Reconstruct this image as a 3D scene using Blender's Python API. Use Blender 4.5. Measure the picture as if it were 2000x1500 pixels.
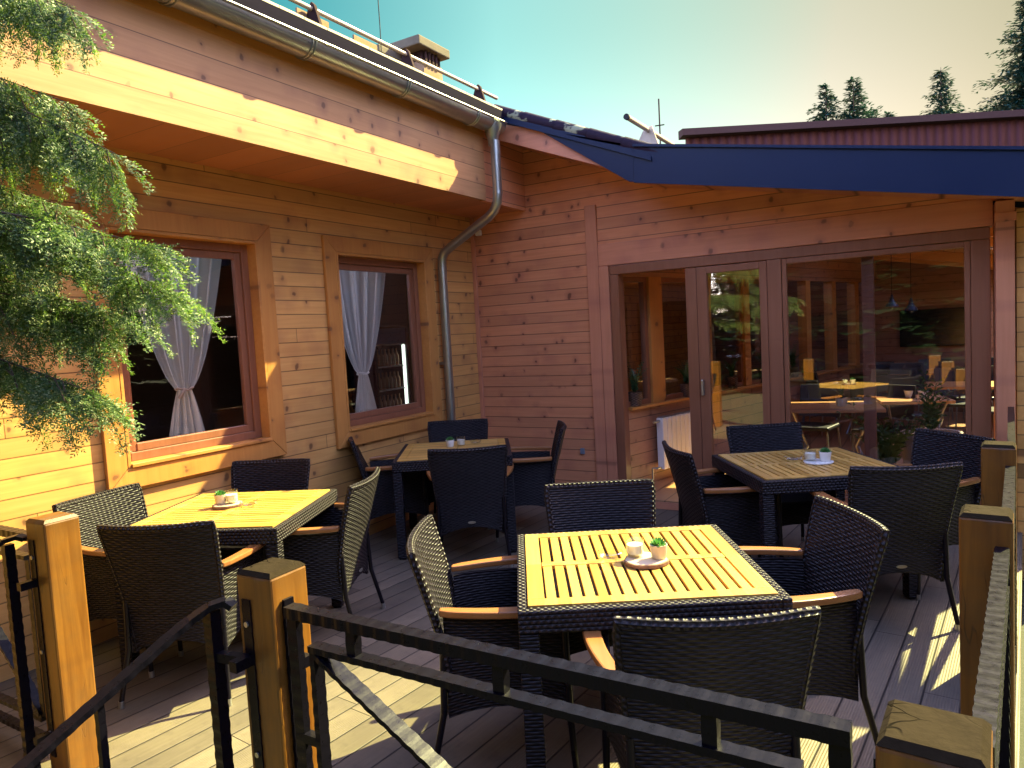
import bpy, math, random
import numpy as np
from math import radians as rad, sin, cos, pi
from mathutils import Vector, Matrix
for o in list(bpy.data.objects): bpy.data.objects.remove(o)
scene = bpy.context.scene
col = scene.collection
random.seed(7); rng = np.random.default_rng(7)

# ------------------------------------------------------------------ camera
cd = bpy.data.cameras.new('camera'); cam = bpy.data.objects.new('camera', cd); col.objects.link(cam)
PITCH, ROLL, AZ = rad(4.1), rad(-3.15), rad(31.0)
def g2b(v):
    c, s = cos(AZ), sin(AZ)
    return Vector((v[0]*c - v[1]*s, v[0]*s + v[1]*c, v[2]))
_f = Vector((0, cos(PITCH), -sin(PITCH))); _u = Vector((0, sin(PITCH), cos(PITCH))); _r = Vector((1, 0, 0))
CF = g2b(_f); CR = g2b(cos(ROLL)*_r + sin(ROLL)*_u); CU = -g2b(sin(ROLL)*_r - cos(ROLL)*_u)
CAM = Vector((4.203, -6.339, 1.67))
m = Matrix((CR, CU, -CF)).transposed().to_4x4(); m.translation = CAM
cam.matrix_world = m
cd.sensor_width = 36; cd.lens = 36*1380/2000; cd.clip_start = 0.05; cd.clip_end = 2000
scene.camera = cam

# ------------------------------------------------------------------ light
SUN_EL = rad(41.3); SUN_DIR = Vector((0.43, 0.903, 0)).normalized()      # towards the sun, in plan
S = Vector((SUN_DIR.x*cos(SUN_EL), SUN_DIR.y*cos(SUN_EL), sin(SUN_EL)))
world = bpy.data.worlds.new('World'); scene.world = world; world.use_nodes = True
wn = world.node_tree.nodes; wl = world.node_tree.links; wn.clear()
sky = wn.new('ShaderNodeTexSky'); sky.sky_type = 'NISHITA'; sky.sun_disc = False
sky.sun_elevation = SUN_EL; sky.sun_rotation = math.atan2(SUN_DIR.x, SUN_DIR.y)
sky.air_density = 1.0; sky.dust_density = 1.2; sky.ozone_density = 1.0
bg = wn.new('ShaderNodeBackground'); bg.inputs[1].default_value = 0.13
out = wn.new('ShaderNodeOutputWorld')
# hue of the air in view: teal high on the left, cream low and towards the sun
tc = wn.new('ShaderNodeTexCoord')
dt = wn.new('ShaderNodeVectorMath'); dt.operation = 'DOT_PRODUCT'; wl.new(tc.outputs['Generated'], dt.inputs[0])
dt.inputs[1].default_value = (0.83, 0.55, 0.0)
rp = wn.new('ShaderNodeValToRGB'); ad = wn.new('ShaderNodeMath'); ad.operation = 'ADD'; ad.inputs[1].default_value = .3
wl.new(dt.outputs['Value'], ad.inputs[0]); wl.new(ad.outputs[0], rp.inputs[0])
e = rp.color_ramp.elements
e[0].position = .08; e[0].color = (.075, .285, .198, 1)
e[1].position = .88; e[1].color = (.155, .130, .068, 1)
for p_, c_ in ((.344, (.267, .41, .254)), (.55, (.273, .316, .186)), (.736, (.260, .211, .118))):
    x = e.new(p_); x.color = (*c_, 1)
mx = wn.new('ShaderNodeMix'); mx.data_type = 'RGBA'; mx.blend_type = 'MULTIPLY'; mx.inputs['Factor'].default_value = 1.0
sx_ = wn.new('ShaderNodeSeparateXYZ'); wl.new(tc.outputs['Generated'], sx_.inputs[0])
def mr(sock, lo, hi):
    n = wn.new('ShaderNodeMapRange'); n.interpolation_type = 'SMOOTHSTEP'; wl.new(sock, n.inputs['Value']); n.inputs['From Min'].default_value = lo; n.inputs['From Max'].default_value = hi; return n.outputs['Result']
hi_ = mr(sx_.outputs[2], .50, .72); bk_ = mr(sx_.outputs[1], .10, -.35)
mxx = wn.new('ShaderNodeMath'); mxx.operation = 'MAXIMUM'; rt0 = mr(sx_.outputs[0], .20, .50); rtm = wn.new('ShaderNodeMath'); rtm.operation = 'MULTIPLY'; rtm.inputs[1].default_value = .12; wl.new(rt0, rtm.inputs[0]); rt_ = rtm.outputs[0]; mx2 = wn.new('ShaderNodeMath'); mx2.operation = 'MAXIMUM'; wl.new(bk_, mx2.inputs[0]); wl.new(rt_, mx2.inputs[1])
wl.new(hi_, mxx.inputs[0]); wl.new(mx2.outputs[0], mxx.inputs[1])
ov_ = mr(sx_.outputs[2], .58, .85); mo = wn.new('ShaderNodeMix'); mo.data_type = 'RGBA'; wl.new(ov_, mo.inputs['Factor']); mo.inputs['A'].default_value = (3.7, 2.85, 3.0, 1); mo.inputs['B'].default_value = (.85, .8, 1.05, 1)  # sky outside the view boosted, an added fill for the shaded walls
mv = wn.new('ShaderNodeMix'); mv.data_type = 'RGBA'; wl.new(mxx.outputs[0], mv.inputs['Factor']); lo_ = mr(sx_.outputs[2], .40, .12); ml = wn.new('ShaderNodeMix'); ml.data_type = 'RGBA'; ml.blend_type = 'MULTIPLY'; wl.new(lo_, ml.inputs['Factor']); wl.new(rp.outputs[0], ml.inputs['A']); ml.inputs['B'].default_value = (1.65, 1.42, 1.58, 1)
wl.new(ml.outputs['Result'], mv.inputs['A']); wl.new(mo.outputs['Result'], mv.inputs['B'])
wl.new(sky.outputs[0], mx.inputs['A']); wl.new(mv.outputs['Result'], mx.inputs['B'])
wl.new(mx.outputs['Result'], bg.inputs[0]); wl.new(bg.outputs[0], out.inputs[0])
sd = bpy.data.lights.new('sun', 'SUN'); sd.energy = 5.0; sd.angle = rad(0.5); sd.color = (1.0, 0.93, 0.38)
sun = bpy.data.objects.new('sun', sd); col.objects.link(sun); sun.location = (5, 5, 12)
sun.rotation_euler = S.to_track_quat('Z', 'Y').to_euler()
vs = scene.view_settings; vs.view_transform = 'Standard'; vs.look = 'None'; vs.exposure = 2.2; vs.gamma = 1
scene.render.engine = 'CYCLES'; scene.cycles.max_bounces = 10; scene.cycles.transparent_max_bounces = 24
scene.cycles.glossy_bounces = 5

# ------------------------------------------------------------------ materials
class NT:
    def __init__(s, name, rough=.6, metal=0., spec=.5, color=(.5, .5, .5)):
        s.m = bpy.data.materials.new(name); s.m.use_nodes = True; s.t = s.m.node_tree
        s.b = s.t.nodes['Principled BSDF']; s.o = s.t.nodes['Material Output']
        s.set('Roughness', rough); s.set('Metallic', metal); s.set('Specular IOR Level', spec); s.set('Base Color', color)
    def set(s, k, v):
        if hasattr(v, 'is_linked') or isinstance(v, bpy.types.NodeSocket): s.t.links.new(v, s.b.inputs[k])
        else: s.b.inputs[k].default_value = (*v, 1) if isinstance(v, tuple) and len(v) == 3 else v
    def node(s, ty, **kw):
        n = s.t.nodes.new(ty)
        for k, v in kw.items(): setattr(n, k, v)
        return n
    def _in(s, sock, v):
        if v is None: return
        if isinstance(v, bpy.types.NodeSocket): s.t.links.new(v, sock)
        else: sock.default_value = v
    def math(s, op, a, b=None, c=None, clamp=False):
        n = s.node('ShaderNodeMath', operation=op); n.use_clamp = clamp
        s._in(n.inputs[0], a); s._in(n.inputs[1], b); s._in(n.inputs[2], c); return n.outputs[0]
    def mix(s, f, a, b, mode='MIX'):
        n = s.node('ShaderNodeMix', data_type='RGBA', blend_type=mode)
        s._in(n.inputs['Factor'], f)
        for k, v in (('A', a), ('B', b)):
            s._in(n.inputs[k], (*v, 1) if isinstance(v, tuple) and len(v) == 3 else v)
        return n.outputs['Result']
    def comb(s, x, y, z):
        n = s.node('ShaderNodeCombineXYZ'); s._in(n.inputs[0], x); s._in(n.inputs[1], y); s._in(n.inputs[2], z); return n.outputs[0]
    def sep(s, v):
        n = s.node('ShaderNodeSeparateXYZ'); s._in(n.inputs[0], v); return n.outputs
    def noise(s, vec, scale=5, detail=3, rough=.5, dist=0):
        n = s.node('ShaderNodeTexNoise'); s._in(n.inputs['Vector'], vec)
        n.inputs['Scale'].default_value = scale; n.inputs['Detail'].default_value = detail
        n.inputs['Roughness'].default_value = rough; n.inputs['Distortion'].default_value = dist; return n.outputs[0]
    def white(s, v):
        n = s.node('ShaderNodeTexWhiteNoise', noise_dimensions='1D'); s._in(n.inputs['W'], v); return n.outputs[0]
    def coord(s, which='Object'):
        return s.node('ShaderNodeTexCoord').outputs[which]
    def ramp(s, f, lo, hi):
        n = s.node('ShaderNodeMapRange'); s._in(n.inputs['Value'], f)
        n.inputs['From Min'].default_value = lo; n.inputs['From Max'].default_value = hi; return n.outputs['Result']
    def bump(s, h, strength=.5, dist=.01):
        n = s.node('ShaderNodeBump'); s._in(n.inputs['Height'], h)
        n.inputs['Strength'].default_value = strength; n.inputs['Distance'].default_value = dist
        s.set('Normal', n.outputs[0]); return n

def simple(name, color, rough=.5, metal=0., spec=.5, nscale=20, namp=.25, bump=0.15):
    t = NT(name, rough, metal, spec)
    n = t.noise(t.coord(), nscale, 4, .6)
    t.set('Base Color', t.mix(n, tuple(c*(1-namp) for c in color), tuple(min(1, c*(1+namp)) for c in color)))
    t.set('Roughness', t.math('MULTIPLY_ADD', n, .25, max(.02, rough-.12)))
    if bump: t.bump(n, bump, .004)
    return t.m

def wood(name, c1, c2, grain=1, across=2, h=None, off=0., groove=.05, knots=True, rough=.40, jitter=.12, wear=0., joints=0., crack=False, kn=(.08, .03, .02)):
    """grain: axis index the fibres run along; across: the axis boards are stacked on; h: board width"""
    t = NT(name, rough, 0, .5)
    X = t.sep(t.coord()); g = X[grain]; a = X[across]; o = X[3-grain-across]
    if h:
        q = t.math('ADD', t.math('DIVIDE', a, h), off); row = t.math('FLOOR', q); fr = t.math('FRACT', q)
        rnd = t.white(row); rnd2 = t.white(t.math('ADD', row, 31.7))
        g = t.math('MULTIPLY_ADD', rnd, 13.0, g)
        if joints:
            g2 = t.math('DIVIDE', g, joints); seg = t.math('FLOOR', g2)
            rnd2 = t.white(t.math('MULTIPLY_ADD', seg, 7.13, t.math('MULTIPLY', row, 3.77)))
    else: rnd2 = None
    gv = t.comb(t.math('MULTIPLY', g, 1.1), t.math('MULTIPLY', a, 22), t.math('MULTIPLY', o, 22))
    grn = t.noise(gv, 1.6, 4, .6, .6)
    big = t.noise(t.comb(t.math('MULTIPLY', g, .8), t.math('MULTIPLY', a, 3), o), 1.3, 2)
    c = t.mix(t.ramp(grn, .3, .72), c1, c2)
    c = t.mix(t.math('MULTIPLY', t.ramp(big, .35, .75), .35), c, tuple(v*.72 for v in c1))
    if knots:
        nz = t.noise(t.comb(t.math('MULTIPLY', g, 14.), t.math('MULTIPLY', a, 14.), o), 1, 2)
        def vor(sg, sa, w):
            v = t.node('ShaderNodeTexVoronoi', voronoi_dimensions='2D'); v.inputs['Scale'].default_value = 1.0
            t._in(v.inputs['Vector'], t.comb(t.math('MULTIPLY_ADD', nz, w, t.math('MULTIPLY', g, sg)), t.math('MULTIPLY_ADD', nz, w, t.math('MULTIPLY', a, sa)), 0.3)); return v.outputs['Distance']
        szn = t.noise(t.comb(t.math('MULTIPLY', g, 2.7), t.math('MULTIPLY', a, 2.7), 9.), 1., 1)
        d = t.math('DIVIDE', vor(4.3, 3.3, .16), t.math('MULTIPLY_ADD', t.ramp(szn, .3, .7), 1.1, .45)); d2 = vor(2.3, 2.0, .25)
        mk = t.ramp(t.noise(t.comb(g, a, 4.), 2.6, 1), .34, .46)
        k = t.math('MULTIPLY', t.math('SUBTRACT', 1., t.ramp(d, .04, .075), clamp=True), mk, clamp=True)
        halo = t.math('MULTIPLY', t.math('SUBTRACT', 1., t.ramp(d, .05, .24), clamp=True), mk, clamp=True)
        sm = t.math('SUBTRACT', 1., t.ramp(d2, .05, .30), clamp=True)
        c = t.mix(t.math('MULTIPLY', sm, .35), c, (c1[0]*.62, c1[1]*.52, c1[2]*.75))
        c = t.mix(t.math('MULTIPLY', halo, .40), c, (c1[0]*.50, c1[1]*.42, c1[2]*.6))
        c = t.mix(t.math('MULTIPLY', k, .68), c, kn)
    if rnd2 is not None:
        c = t.mix(1.0, c, t.mix(rnd2, (1-jitter,)*3, (1+jitter, 1+jitter*.8, 1+jitter*.5)), 'MULTIPLY')
    hh = t.math('MULTIPLY', grn, .25)
    if h and groove:
        e1 = t.ramp(fr, 0, groove); e2 = t.ramp(fr, 1., 1-groove)
        ed = t.math('MULTIPLY', e1, e2, clamp=True)
        if joints:
            f2 = t.math('FRACT', g2); ed = t.math('MULTIPLY', ed, t.math('MULTIPLY', t.ramp(f2, 0, .004/joints), t.ramp(f2, 1, 1-.004/joints)), clamp=True)
        c = t.mix(t.math('MULTIPLY', t.math('SUBTRACT', 1., ed), .92), c, (.02, .008, .005))
        hh = t.math('ADD', hh, t.math('MULTIPLY', ed, .12))
    if wear:
        w = t.ramp(t.noise(t.coord(), 3.1, 5, .65), .45, .7)
        c = t.mix(t.math('MULTIPLY', w, wear), c, (.085, .050, .020))
    if crack:
        ck = t.ramp(t.noise(t.comb(t.math('MULTIPLY', g, .9), t.math('MULTIPLY', a, 9), t.math('MULTIPLY', o, 9)), 2.2, 2, .5, .3), .492, .5); ck2 = t.ramp(t.noise(t.comb(t.math('MULTIPLY', g, .9), t.math('MULTIPLY', a, 9), t.math('MULTIPLY', o, 9)), 2.2, 2, .5, .3), .508, .5)
        ck = t.math('MULTIPLY', t.math('MULTIPLY', ck, ck2), t.ramp(t.noise(t.coord(), 3.0, 1), .5, .6), clamp=True)
        c = t.mix(t.math('MULTIPLY', ck, .85), c, (.04, .02, .01)); hh = t.math('SUBTRACT', hh, ck)
    t.set('Base Color', c); t.bump(hh, .45, .004)
    t.set('Roughness', t.math('MULTIPLY_ADD', grn, .25, rough-.1))
    return t.m

W1c, W2c = (.60, .30, .090), (.70, .385, .125)
M = {}
M['siding_a'] = wood('pine boards along wall', W1c, W2c, 1, 2, .107, .2, joints=3.1)
M['fascia_a'] = wood('wide pine boards', (.50, .245, .105), (.62, .33, .145), 1, 2, .145, .1, groove=.028)
M['soffit_a'] = wood('soffit boards', (.52, .20, .095), (.58, .235, .115), 0, 1, .30, 0, groove=.01, knots=False)
M['siding_b'] = wood('pine boards across', (.60, .24, .115), (.70, .305, .15), 0, 2, .107, .6)
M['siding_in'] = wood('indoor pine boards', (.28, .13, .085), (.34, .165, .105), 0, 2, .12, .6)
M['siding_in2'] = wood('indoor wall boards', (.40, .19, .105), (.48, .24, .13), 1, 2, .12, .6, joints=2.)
M['trim_y'] = wood('trim timber lengthwise', (.52, .215, .048), (.60, .275, .07), 1, 2, kn=(.12, .05, .03))
M['trim_x'] = wood('trim timber across', (.57, .225, .12), (.66, .275, .15), 0, 2, kn=(.12, .05, .03))
M['trim_z'] = wood('trim timber upright', (.50, .205, .048), (.58, .265, .065), 2, 1, kn=(.12, .05, .03))
M['trim_zb'] = wood('hall trim timber upright', (.55, .22, .115), (.63, .265, .145), 2, 1, kn=(.12, .05, .03))
M['frame'] = wood('stained frame timber', (.23, .088, .045), (.29, .115, .06), 2, 1, knots=False, rough=.35)
M['post'] = wood('weathered post timber', (.13, .045, .005), (.27, .110, .011), 2, 0, wear=.6, kn=(.12, .07, .045), crack=True)
M['teak'] = wood('oiled teak', (.62, .33, .09), (.74, .45, .15), 0, 1, knots=False, rough=.38)
M['arm'] = wood('armrest teak', (.30, .115, .034), (.38, .155, .045), 1, 0, knots=False, rough=.3)
M['floor_in'] = wood('indoor floorboards', (.42, .21, .10), (.50, .27, .13), 1, 0, .19, 0, knots=False, rough=.35)
M['ceiling_in'] = wood('ceiling boards', (.60, .27, .09), (.68, .33, .12), 1, 0, .12)
M['beam'] = wood('ceiling beams', (.62, .28, .09), (.70, .33, .12), 0, 2, knots=False)
M['old_wood'] = wood('plain timber', (.36, .24, .14), (.48, .33, .2), 2, 0, knots=False)

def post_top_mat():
    t = NT('shade-darkened end grain', .95, 0, .03)
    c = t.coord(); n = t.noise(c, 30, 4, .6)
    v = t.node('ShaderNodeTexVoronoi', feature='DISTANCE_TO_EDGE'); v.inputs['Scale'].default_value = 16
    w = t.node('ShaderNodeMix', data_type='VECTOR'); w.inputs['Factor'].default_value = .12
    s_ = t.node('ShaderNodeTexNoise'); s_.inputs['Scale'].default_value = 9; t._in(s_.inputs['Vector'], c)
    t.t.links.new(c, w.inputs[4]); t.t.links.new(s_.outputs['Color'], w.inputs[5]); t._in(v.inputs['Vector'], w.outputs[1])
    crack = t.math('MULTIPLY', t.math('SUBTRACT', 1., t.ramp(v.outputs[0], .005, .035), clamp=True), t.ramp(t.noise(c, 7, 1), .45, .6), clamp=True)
    cc = t.mix(n, (.016, .011, .0065), (.036, .026, .015)); cc = t.mix(crack, cc, (.004, .003, .002))  # weathered end grain, darkened further to stand for cast shade
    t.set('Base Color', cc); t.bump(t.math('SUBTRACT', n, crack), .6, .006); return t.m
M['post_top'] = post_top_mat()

def deck_mat():
    t = NT('ribbed decking', .62, 0, .35)
    X = t.sep(t.coord()); a = rad(5.5)
    u = t.math('ADD', t.math('MULTIPLY', X[0], cos(a)), t.math('MULTIPLY', X[1], -sin(a)))
    v = t.math('ADD', t.math('MULTIPLY', X[0], sin(a)), t.math('MULTIPLY', X[1], cos(a)))
    q = t.math('DIVIDE', u, .142); row = t.math('FLOOR', q); fr = t.math('FRACT', q); rnd = t.white(row)
    vv = t.math('MULTIPLY_ADD', rnd, 9., v); seg = t.math('DIVIDE', vv, 2.4); fs = t.math('FRACT', seg)
    r2 = t.white(t.math('MULTIPLY_ADD', t.math('FLOOR', seg), 5.7, t.math('MULTIPLY', row, 3.1)))
    grn = t.noise(t.comb(t.math('MULTIPLY', u, 60), t.math('MULTIPLY', vv, 2.2), 0.), 1.2, 4, .6)
    sp = t.ramp(t.noise(t.coord(), 14, 5, .7), .52, .7)
    st = t.noise(t.coord(), 1.7, 4, .6)
    c = t.mix(grn, (.115, .096, .070), (.215, .182, .132))
    c = t.mix(t.math('MULTIPLY', t.ramp(st, .4, .7), .6), c, (.085, .07, .06))
    c = t.mix(t.math('MULTIPLY', sp, .35), c, (.06, .05, .045))
    c = t.mix(1., c, t.mix(r2, (.66, .65, .64), (1.28, 1.22, 1.1)), 'MULTIPLY')
    rib = t.math('SINE', t.math('MULTIPLY', q, 2*pi*13)); gap = t.math('MULTIPLY', t.ramp(fr, 0.012, .045), t.ramp(fr, .988, .955), clamp=True)
    gap = t.math('MULTIPLY', gap, t.math('MULTIPLY', t.ramp(fs, 0, .0015), t.ramp(fs, 1, .9985)), clamp=True)
    ribk = t.math('GREATER_THAN', r2, .42)
    c = t.mix(t.math('MULTIPLY', t.math('MULTIPLY', t.ramp(rib, .1, -.9), .30), ribk, clamp=True), c, (.12, .1, .09))
    c = t.mix(t.math('SUBTRACT', 1., gap), c, (.015, .012, .01))
    t.set('Base Color', c)
    t.bump(t.math('ADD', t.math('MULTIPLY', t.math('MULTIPLY', rib, ribk), .3), t.math('ADD', t.math('MULTIPLY', grn, .3), t.math('MULTIPLY', gap, 2.))), .5, .004)
    return t.m
M['deck'] = deck_mat()

def wicker_mat(name, base, hi, pu=.027, pv=.0125):
    t = NT(name, .42, 0, .24)
    U = t.sep(t.coord('UV')); v = t.math('DIVIDE', U[1], pv); row = t.math('FLOOR', v); f = t.math('FRACT', v)
    ph = t.math('MULTIPLY', t.math('MODULO', row, 2.), pi)
    w = t.math('SINE', t.math('ADD', t.math('MULTIPLY', U[0], 2*pi/(2*pu)), ph))
    s = t.math('SINE', t.math('MULTIPLY', f, pi))
    w01 = t.math('MULTIPLY_ADD', w, .5, .5)
    h = t.math('MULTIPLY', t.math('POWER', s, .5), t.math('MULTIPLY_ADD', w01, .7, .3))
    n = t.noise(t.coord(), 40, 3)
    c = t.mix(t.math('POWER', h, 1.6), tuple(b*.12 for b in base), tuple(b*1.5 for b in base))  # crevice shade between the strands is put into the colour
    c = t.mix(t.math('MULTIPLY', t.ramp(n, .45, .7), .5), c, hi)
    t.set('Base Color', c); t.set('Roughness', t.math('MULTIPLY_ADD', n, .2, .30)); t.bump(h, 1., .009); return t.m
M['wicker'] = wicker_mat('woven brown-black wicker', (.020, .0155, .020), (.032, .027, .032))
M['braid'] = wicker_mat('braided wicker edge', (.028, .022, .026), (.05, .042, .045), .012, .016)
M['chair_metal'] = simple('black chair tube', (.006, .005, .009), .3, 0, .25)
M['iron'] = simple('black hammered iron', (.004, .0035, .007), .30, 0, .11, 60, .3, .08)
M['steel'] = simple('silver foot cap', (.45, .45, .42), .35, .9)
M['zinc'] = None
def zinc():
    t = NT('galvanised zinc', .3, .92)
    n = t.noise(t.coord(), 9, 5, .7); n2 = t.noise(t.coord(), 60, 3)
    t.set('Base Color', t.mix(n, (.33, .36, .36), (.52, .52, .47))); t.set('Roughness', t.math('MULTIPLY_ADD', n2, .2, .22)); t.bump(n2, .08, .003); return t.m
M['zinc'] = zinc()
M['blue_metal'] = simple('dark blue sheet metal', (.006, .015, .050), .42, 0, .25, 2.2, .12, .04)
M['roof_dark'] = simple('dark roof tile', (.012, .010, .018), .95, 0, .02, 12, .3)
def verge():
    t = NT('verge tile with lichen', .6, 0, .1)
    X = t.coord(); n = t.noise(X, 4.2, 4, .6, .4); n2 = t.noise(X, 25, 3)
    l = t.ramp(n, .60, .64)
    t.set('Base Color', t.mix(l, t.mix(n2, (.012, .008, .018), (.035, .020, .035)), t.mix(n2, (.22, .24, .15), (.36, .36, .24)))); t.bump(t.math('ADD', n2, l), .4, .006); return t.m
M['verge'] = verge()
M['rooftop_light'] = simple('pale roof edge', (.55, .47, .32), .6)
M['pipe_cream'] = simple('cream painted rail', (.70, .55, .38), .35)
M['bracket'] = simple('brown bracket metal', (.055, .030, .028), .8, 0, .05)
M['render_beige'] = simple('beige render', (.36, .24, .15), .85, 0, .1, 8, .15)
M['stone'] = simple('weathered stone slab', (.17, .14, .095), .9, 0, .2, 7, .45, .4)
def corr():
    t = NT('red corrugated sheet', .7, 0, .1)
    X = t.sep(t.coord()); w = t.math('SINE', t.math('MULTIPLY', X[0], 2*pi/.28))
    n = t.noise(t.coord(), .6, 4)
    c = t.mix(n, (.060, .018, .015), (.090, .030, .024)); c = t.mix(t.ramp(w, .3, -.9), c, (.06, .02, .025))
    t.set('Base Color', c); t.bump(w, .6, .04); return t.m
M['corrugated'] = corr()
def glass(name, tint=(1, 1, 1), refl=1.0, rough=0.0):
    t = NT(name)
    tr = t.node('ShaderNodeBsdfTransparent'); tr.inputs[0].default_value = (*tint, 1)
    gl = t.node('ShaderNodeBsdfGlossy'); gl.inputs['Roughness'].default_value = rough; gl.inputs['Color'].default_value = (1, 1, 1, 1)
    fr = t.node('ShaderNodeFresnel'); fr.inputs['IOR'].default_value = 1.5
    ge = t.node('ShaderNodeNewGeometry'); k = t.math('MULTIPLY', t.math('MULTIPLY', fr.outputs[0], refl, clamp=True), t.math('SUBTRACT', 1., ge.outputs['Backfacing']))
    ms = t.node('ShaderNodeMixShader'); t.t.links.new(k, ms.inputs[0]); t.t.links.new(tr.outputs[0], ms.inputs[1]); t.t.links.new(gl.outputs[0], ms.inputs[2])
    t.t.links.new(ms.outputs[0], t.o.inputs['Surface']); return t.m
M['pane'] = glass('window glass', (.86, .87, .93), 4.4)
M['pane_a'] = glass('dark window glass', (.96, .96, .97), 1.6)
M['glassware'] = glass('clear glassware', (.93, .95, .95), 2.0, .03)
def sheer():
    t = NT('sheer curtain', .8, 0, .1, (.95, .89, .76))
    tr = t.node('ShaderNodeBsdfTransparent'); tl = t.node('ShaderNodeBsdfTranslucent'); tl.inputs[0].default_value = (.96, .90, .76, 1)
    m1 = t.node('ShaderNodeMixShader'); m1.inputs[0].default_value = .6
    t.t.links.new(t.b.outputs[0], m1.inputs[1]); t.t.links.new(tl.outputs[0], m1.inputs[2])
    lw = t.node('ShaderNodeLayerWeight'); lw.inputs[0].default_value = .35
    k = t.math('MULTIPLY_ADD', lw.outputs['Facing'], .70, .42, clamp=True)
    m2 = t.node('ShaderNodeMixShader'); t.t.links.new(k, m2.inputs[0]); t.t.links.new(tr.outputs[0], m2.inputs[1]); t.t.links.new(m1.outputs[0], m2.inputs[2])
    t.t.links.new(m2.outputs[0], t.o.inputs['Surface']); return t.m
M['sheer'] = sheer()
M['curtain_tie'] = simple('curtain tie', (.35, .25, .18), .6)
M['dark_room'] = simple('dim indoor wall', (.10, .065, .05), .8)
M['white_paint'] = simple('white enamel', (.80, .79, .74), .35, 0, .5, 10, .04, .02)
M['white_ceramic'] = simple('white ceramic', (.82, .80, .74), .25, 0, .5, 10, .04, .02)
M['wax'] = simple('candle wax', (.86, .80, .66), .5, 0, .4, 10, .05, .02)
M['pot'] = simple('cream pot', (.66, .56, .40), .6)
M['bark_slice'] = simple('bark rim', (.24, .14, .09), .85, 0, .2, 60, .4, .6)
M['slice_top'] = simple('pale cut wood', (.66, .50, .32), .6, 0, .3, 30, .15)
M['basket'] = wicker_mat('basket weave', (.16, .09, .06), (.22, .13, .08), .02, .012)
M['screen'] = simple('switched off screen', (.006, .009, .018), .15, 0, .5, 3, .1, 0)
M['chair_in'] = simple('black dining chair', (.02, .02, .028), .4)
M['table_in'] = wood('table top indoors', (.50, .24, .09), (.60, .32, .13), 0, 1, knots=False, rough=.3)
M['grey_metal'] = simple('grey metal legs', (.35, .34, .33), .35, .7)
M['big_pot'] = simple('greige planter', (.42, .36, .30), .6)
M['bottle'] = simple('brown bottle', (.20, .09, .04), .2)
M['socket'] = simple('grey socket', (.16, .19, .22), .45)
M['ground'] = None
def ground():
    t = NT('paving and soil', .85, 0, .2)
    n = t.noise(t.coord(), .9, 5, .6); n2 = t.noise(t.coord(), 30, 4, .6)
    c = t.mix(n, (.05, .055, .04), (.09, .09, .065)); c = t.mix(t.math('MULTIPLY', n2, .4), c, (.03, .04, .02)); t.set('Base Color', c); t.bump(n2, .4, .01); return t.m
M['ground'] = ground()
def leaf(name, c1, c2, c3=None, trans=.35, sc=9):
    t = NT(name, .45, 0, .35)
    n = t.noise(t.coord(), sc, 3, .6); n2 = t.noise(t.coord(), sc*14, 2)
    c = t.mix(t.ramp(n, .35, .65), c1, c2)
    if c3: c = t.mix(t.math('MULTIPLY', t.ramp(n2, .54, .66), .8), c, c3)
    t.set('Base Color', c)
    tl = t.node('ShaderNodeBsdfTranslucent'); t.t.links.new(t.mix(1., c, (1.25, 1.4, .6), 'MULTIPLY'), tl.inputs[0])
    ms = t.node('ShaderNodeMixShader'); ms.inputs[0].default_value = trans
    t.t.links.new(t.b.outputs[0], ms.inputs[1]); t.t.links.new(tl.outputs[0], ms.inputs[2]); t.t.links.new(ms.outputs[0], t.o.inputs['Surface']); return t.m
M['cypress'] = leaf('cypress foliage', (.035, .075, .028), (.105, .185, .055), (.42, .45, .22), .40)
M['spruce'] = leaf('spruce needles', (.010, .042, .042), (.022, .072, .066), None, .15, .8)
M['forest'] = leaf('forest conifers', (.006, .016, .010), (.012, .030, .018), None, .1, .8)
M['houseplant'] = leaf('houseplant leaves', (.03, .08, .03), (.06, .13, .05), None, .2)
M['succulent'] = leaf('succulent leaves', (.06, .20, .07), (.12, .32, .10), None, .2)
M['bark'] = simple('bark', (.10, .07, .05), .9, 0, .2, 20, .4, .6)
def emit(name, c, s):
    t = NT(name); t.b.inputs['Emission Color'].default_value = (*c, 1); t.b.inputs['Emission Strength'].default_value = s; t.set('Base Color', c); return t.m
M['fridge_light'] = emit('fridge light strip', (.85, 1., .85), .5)

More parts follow.
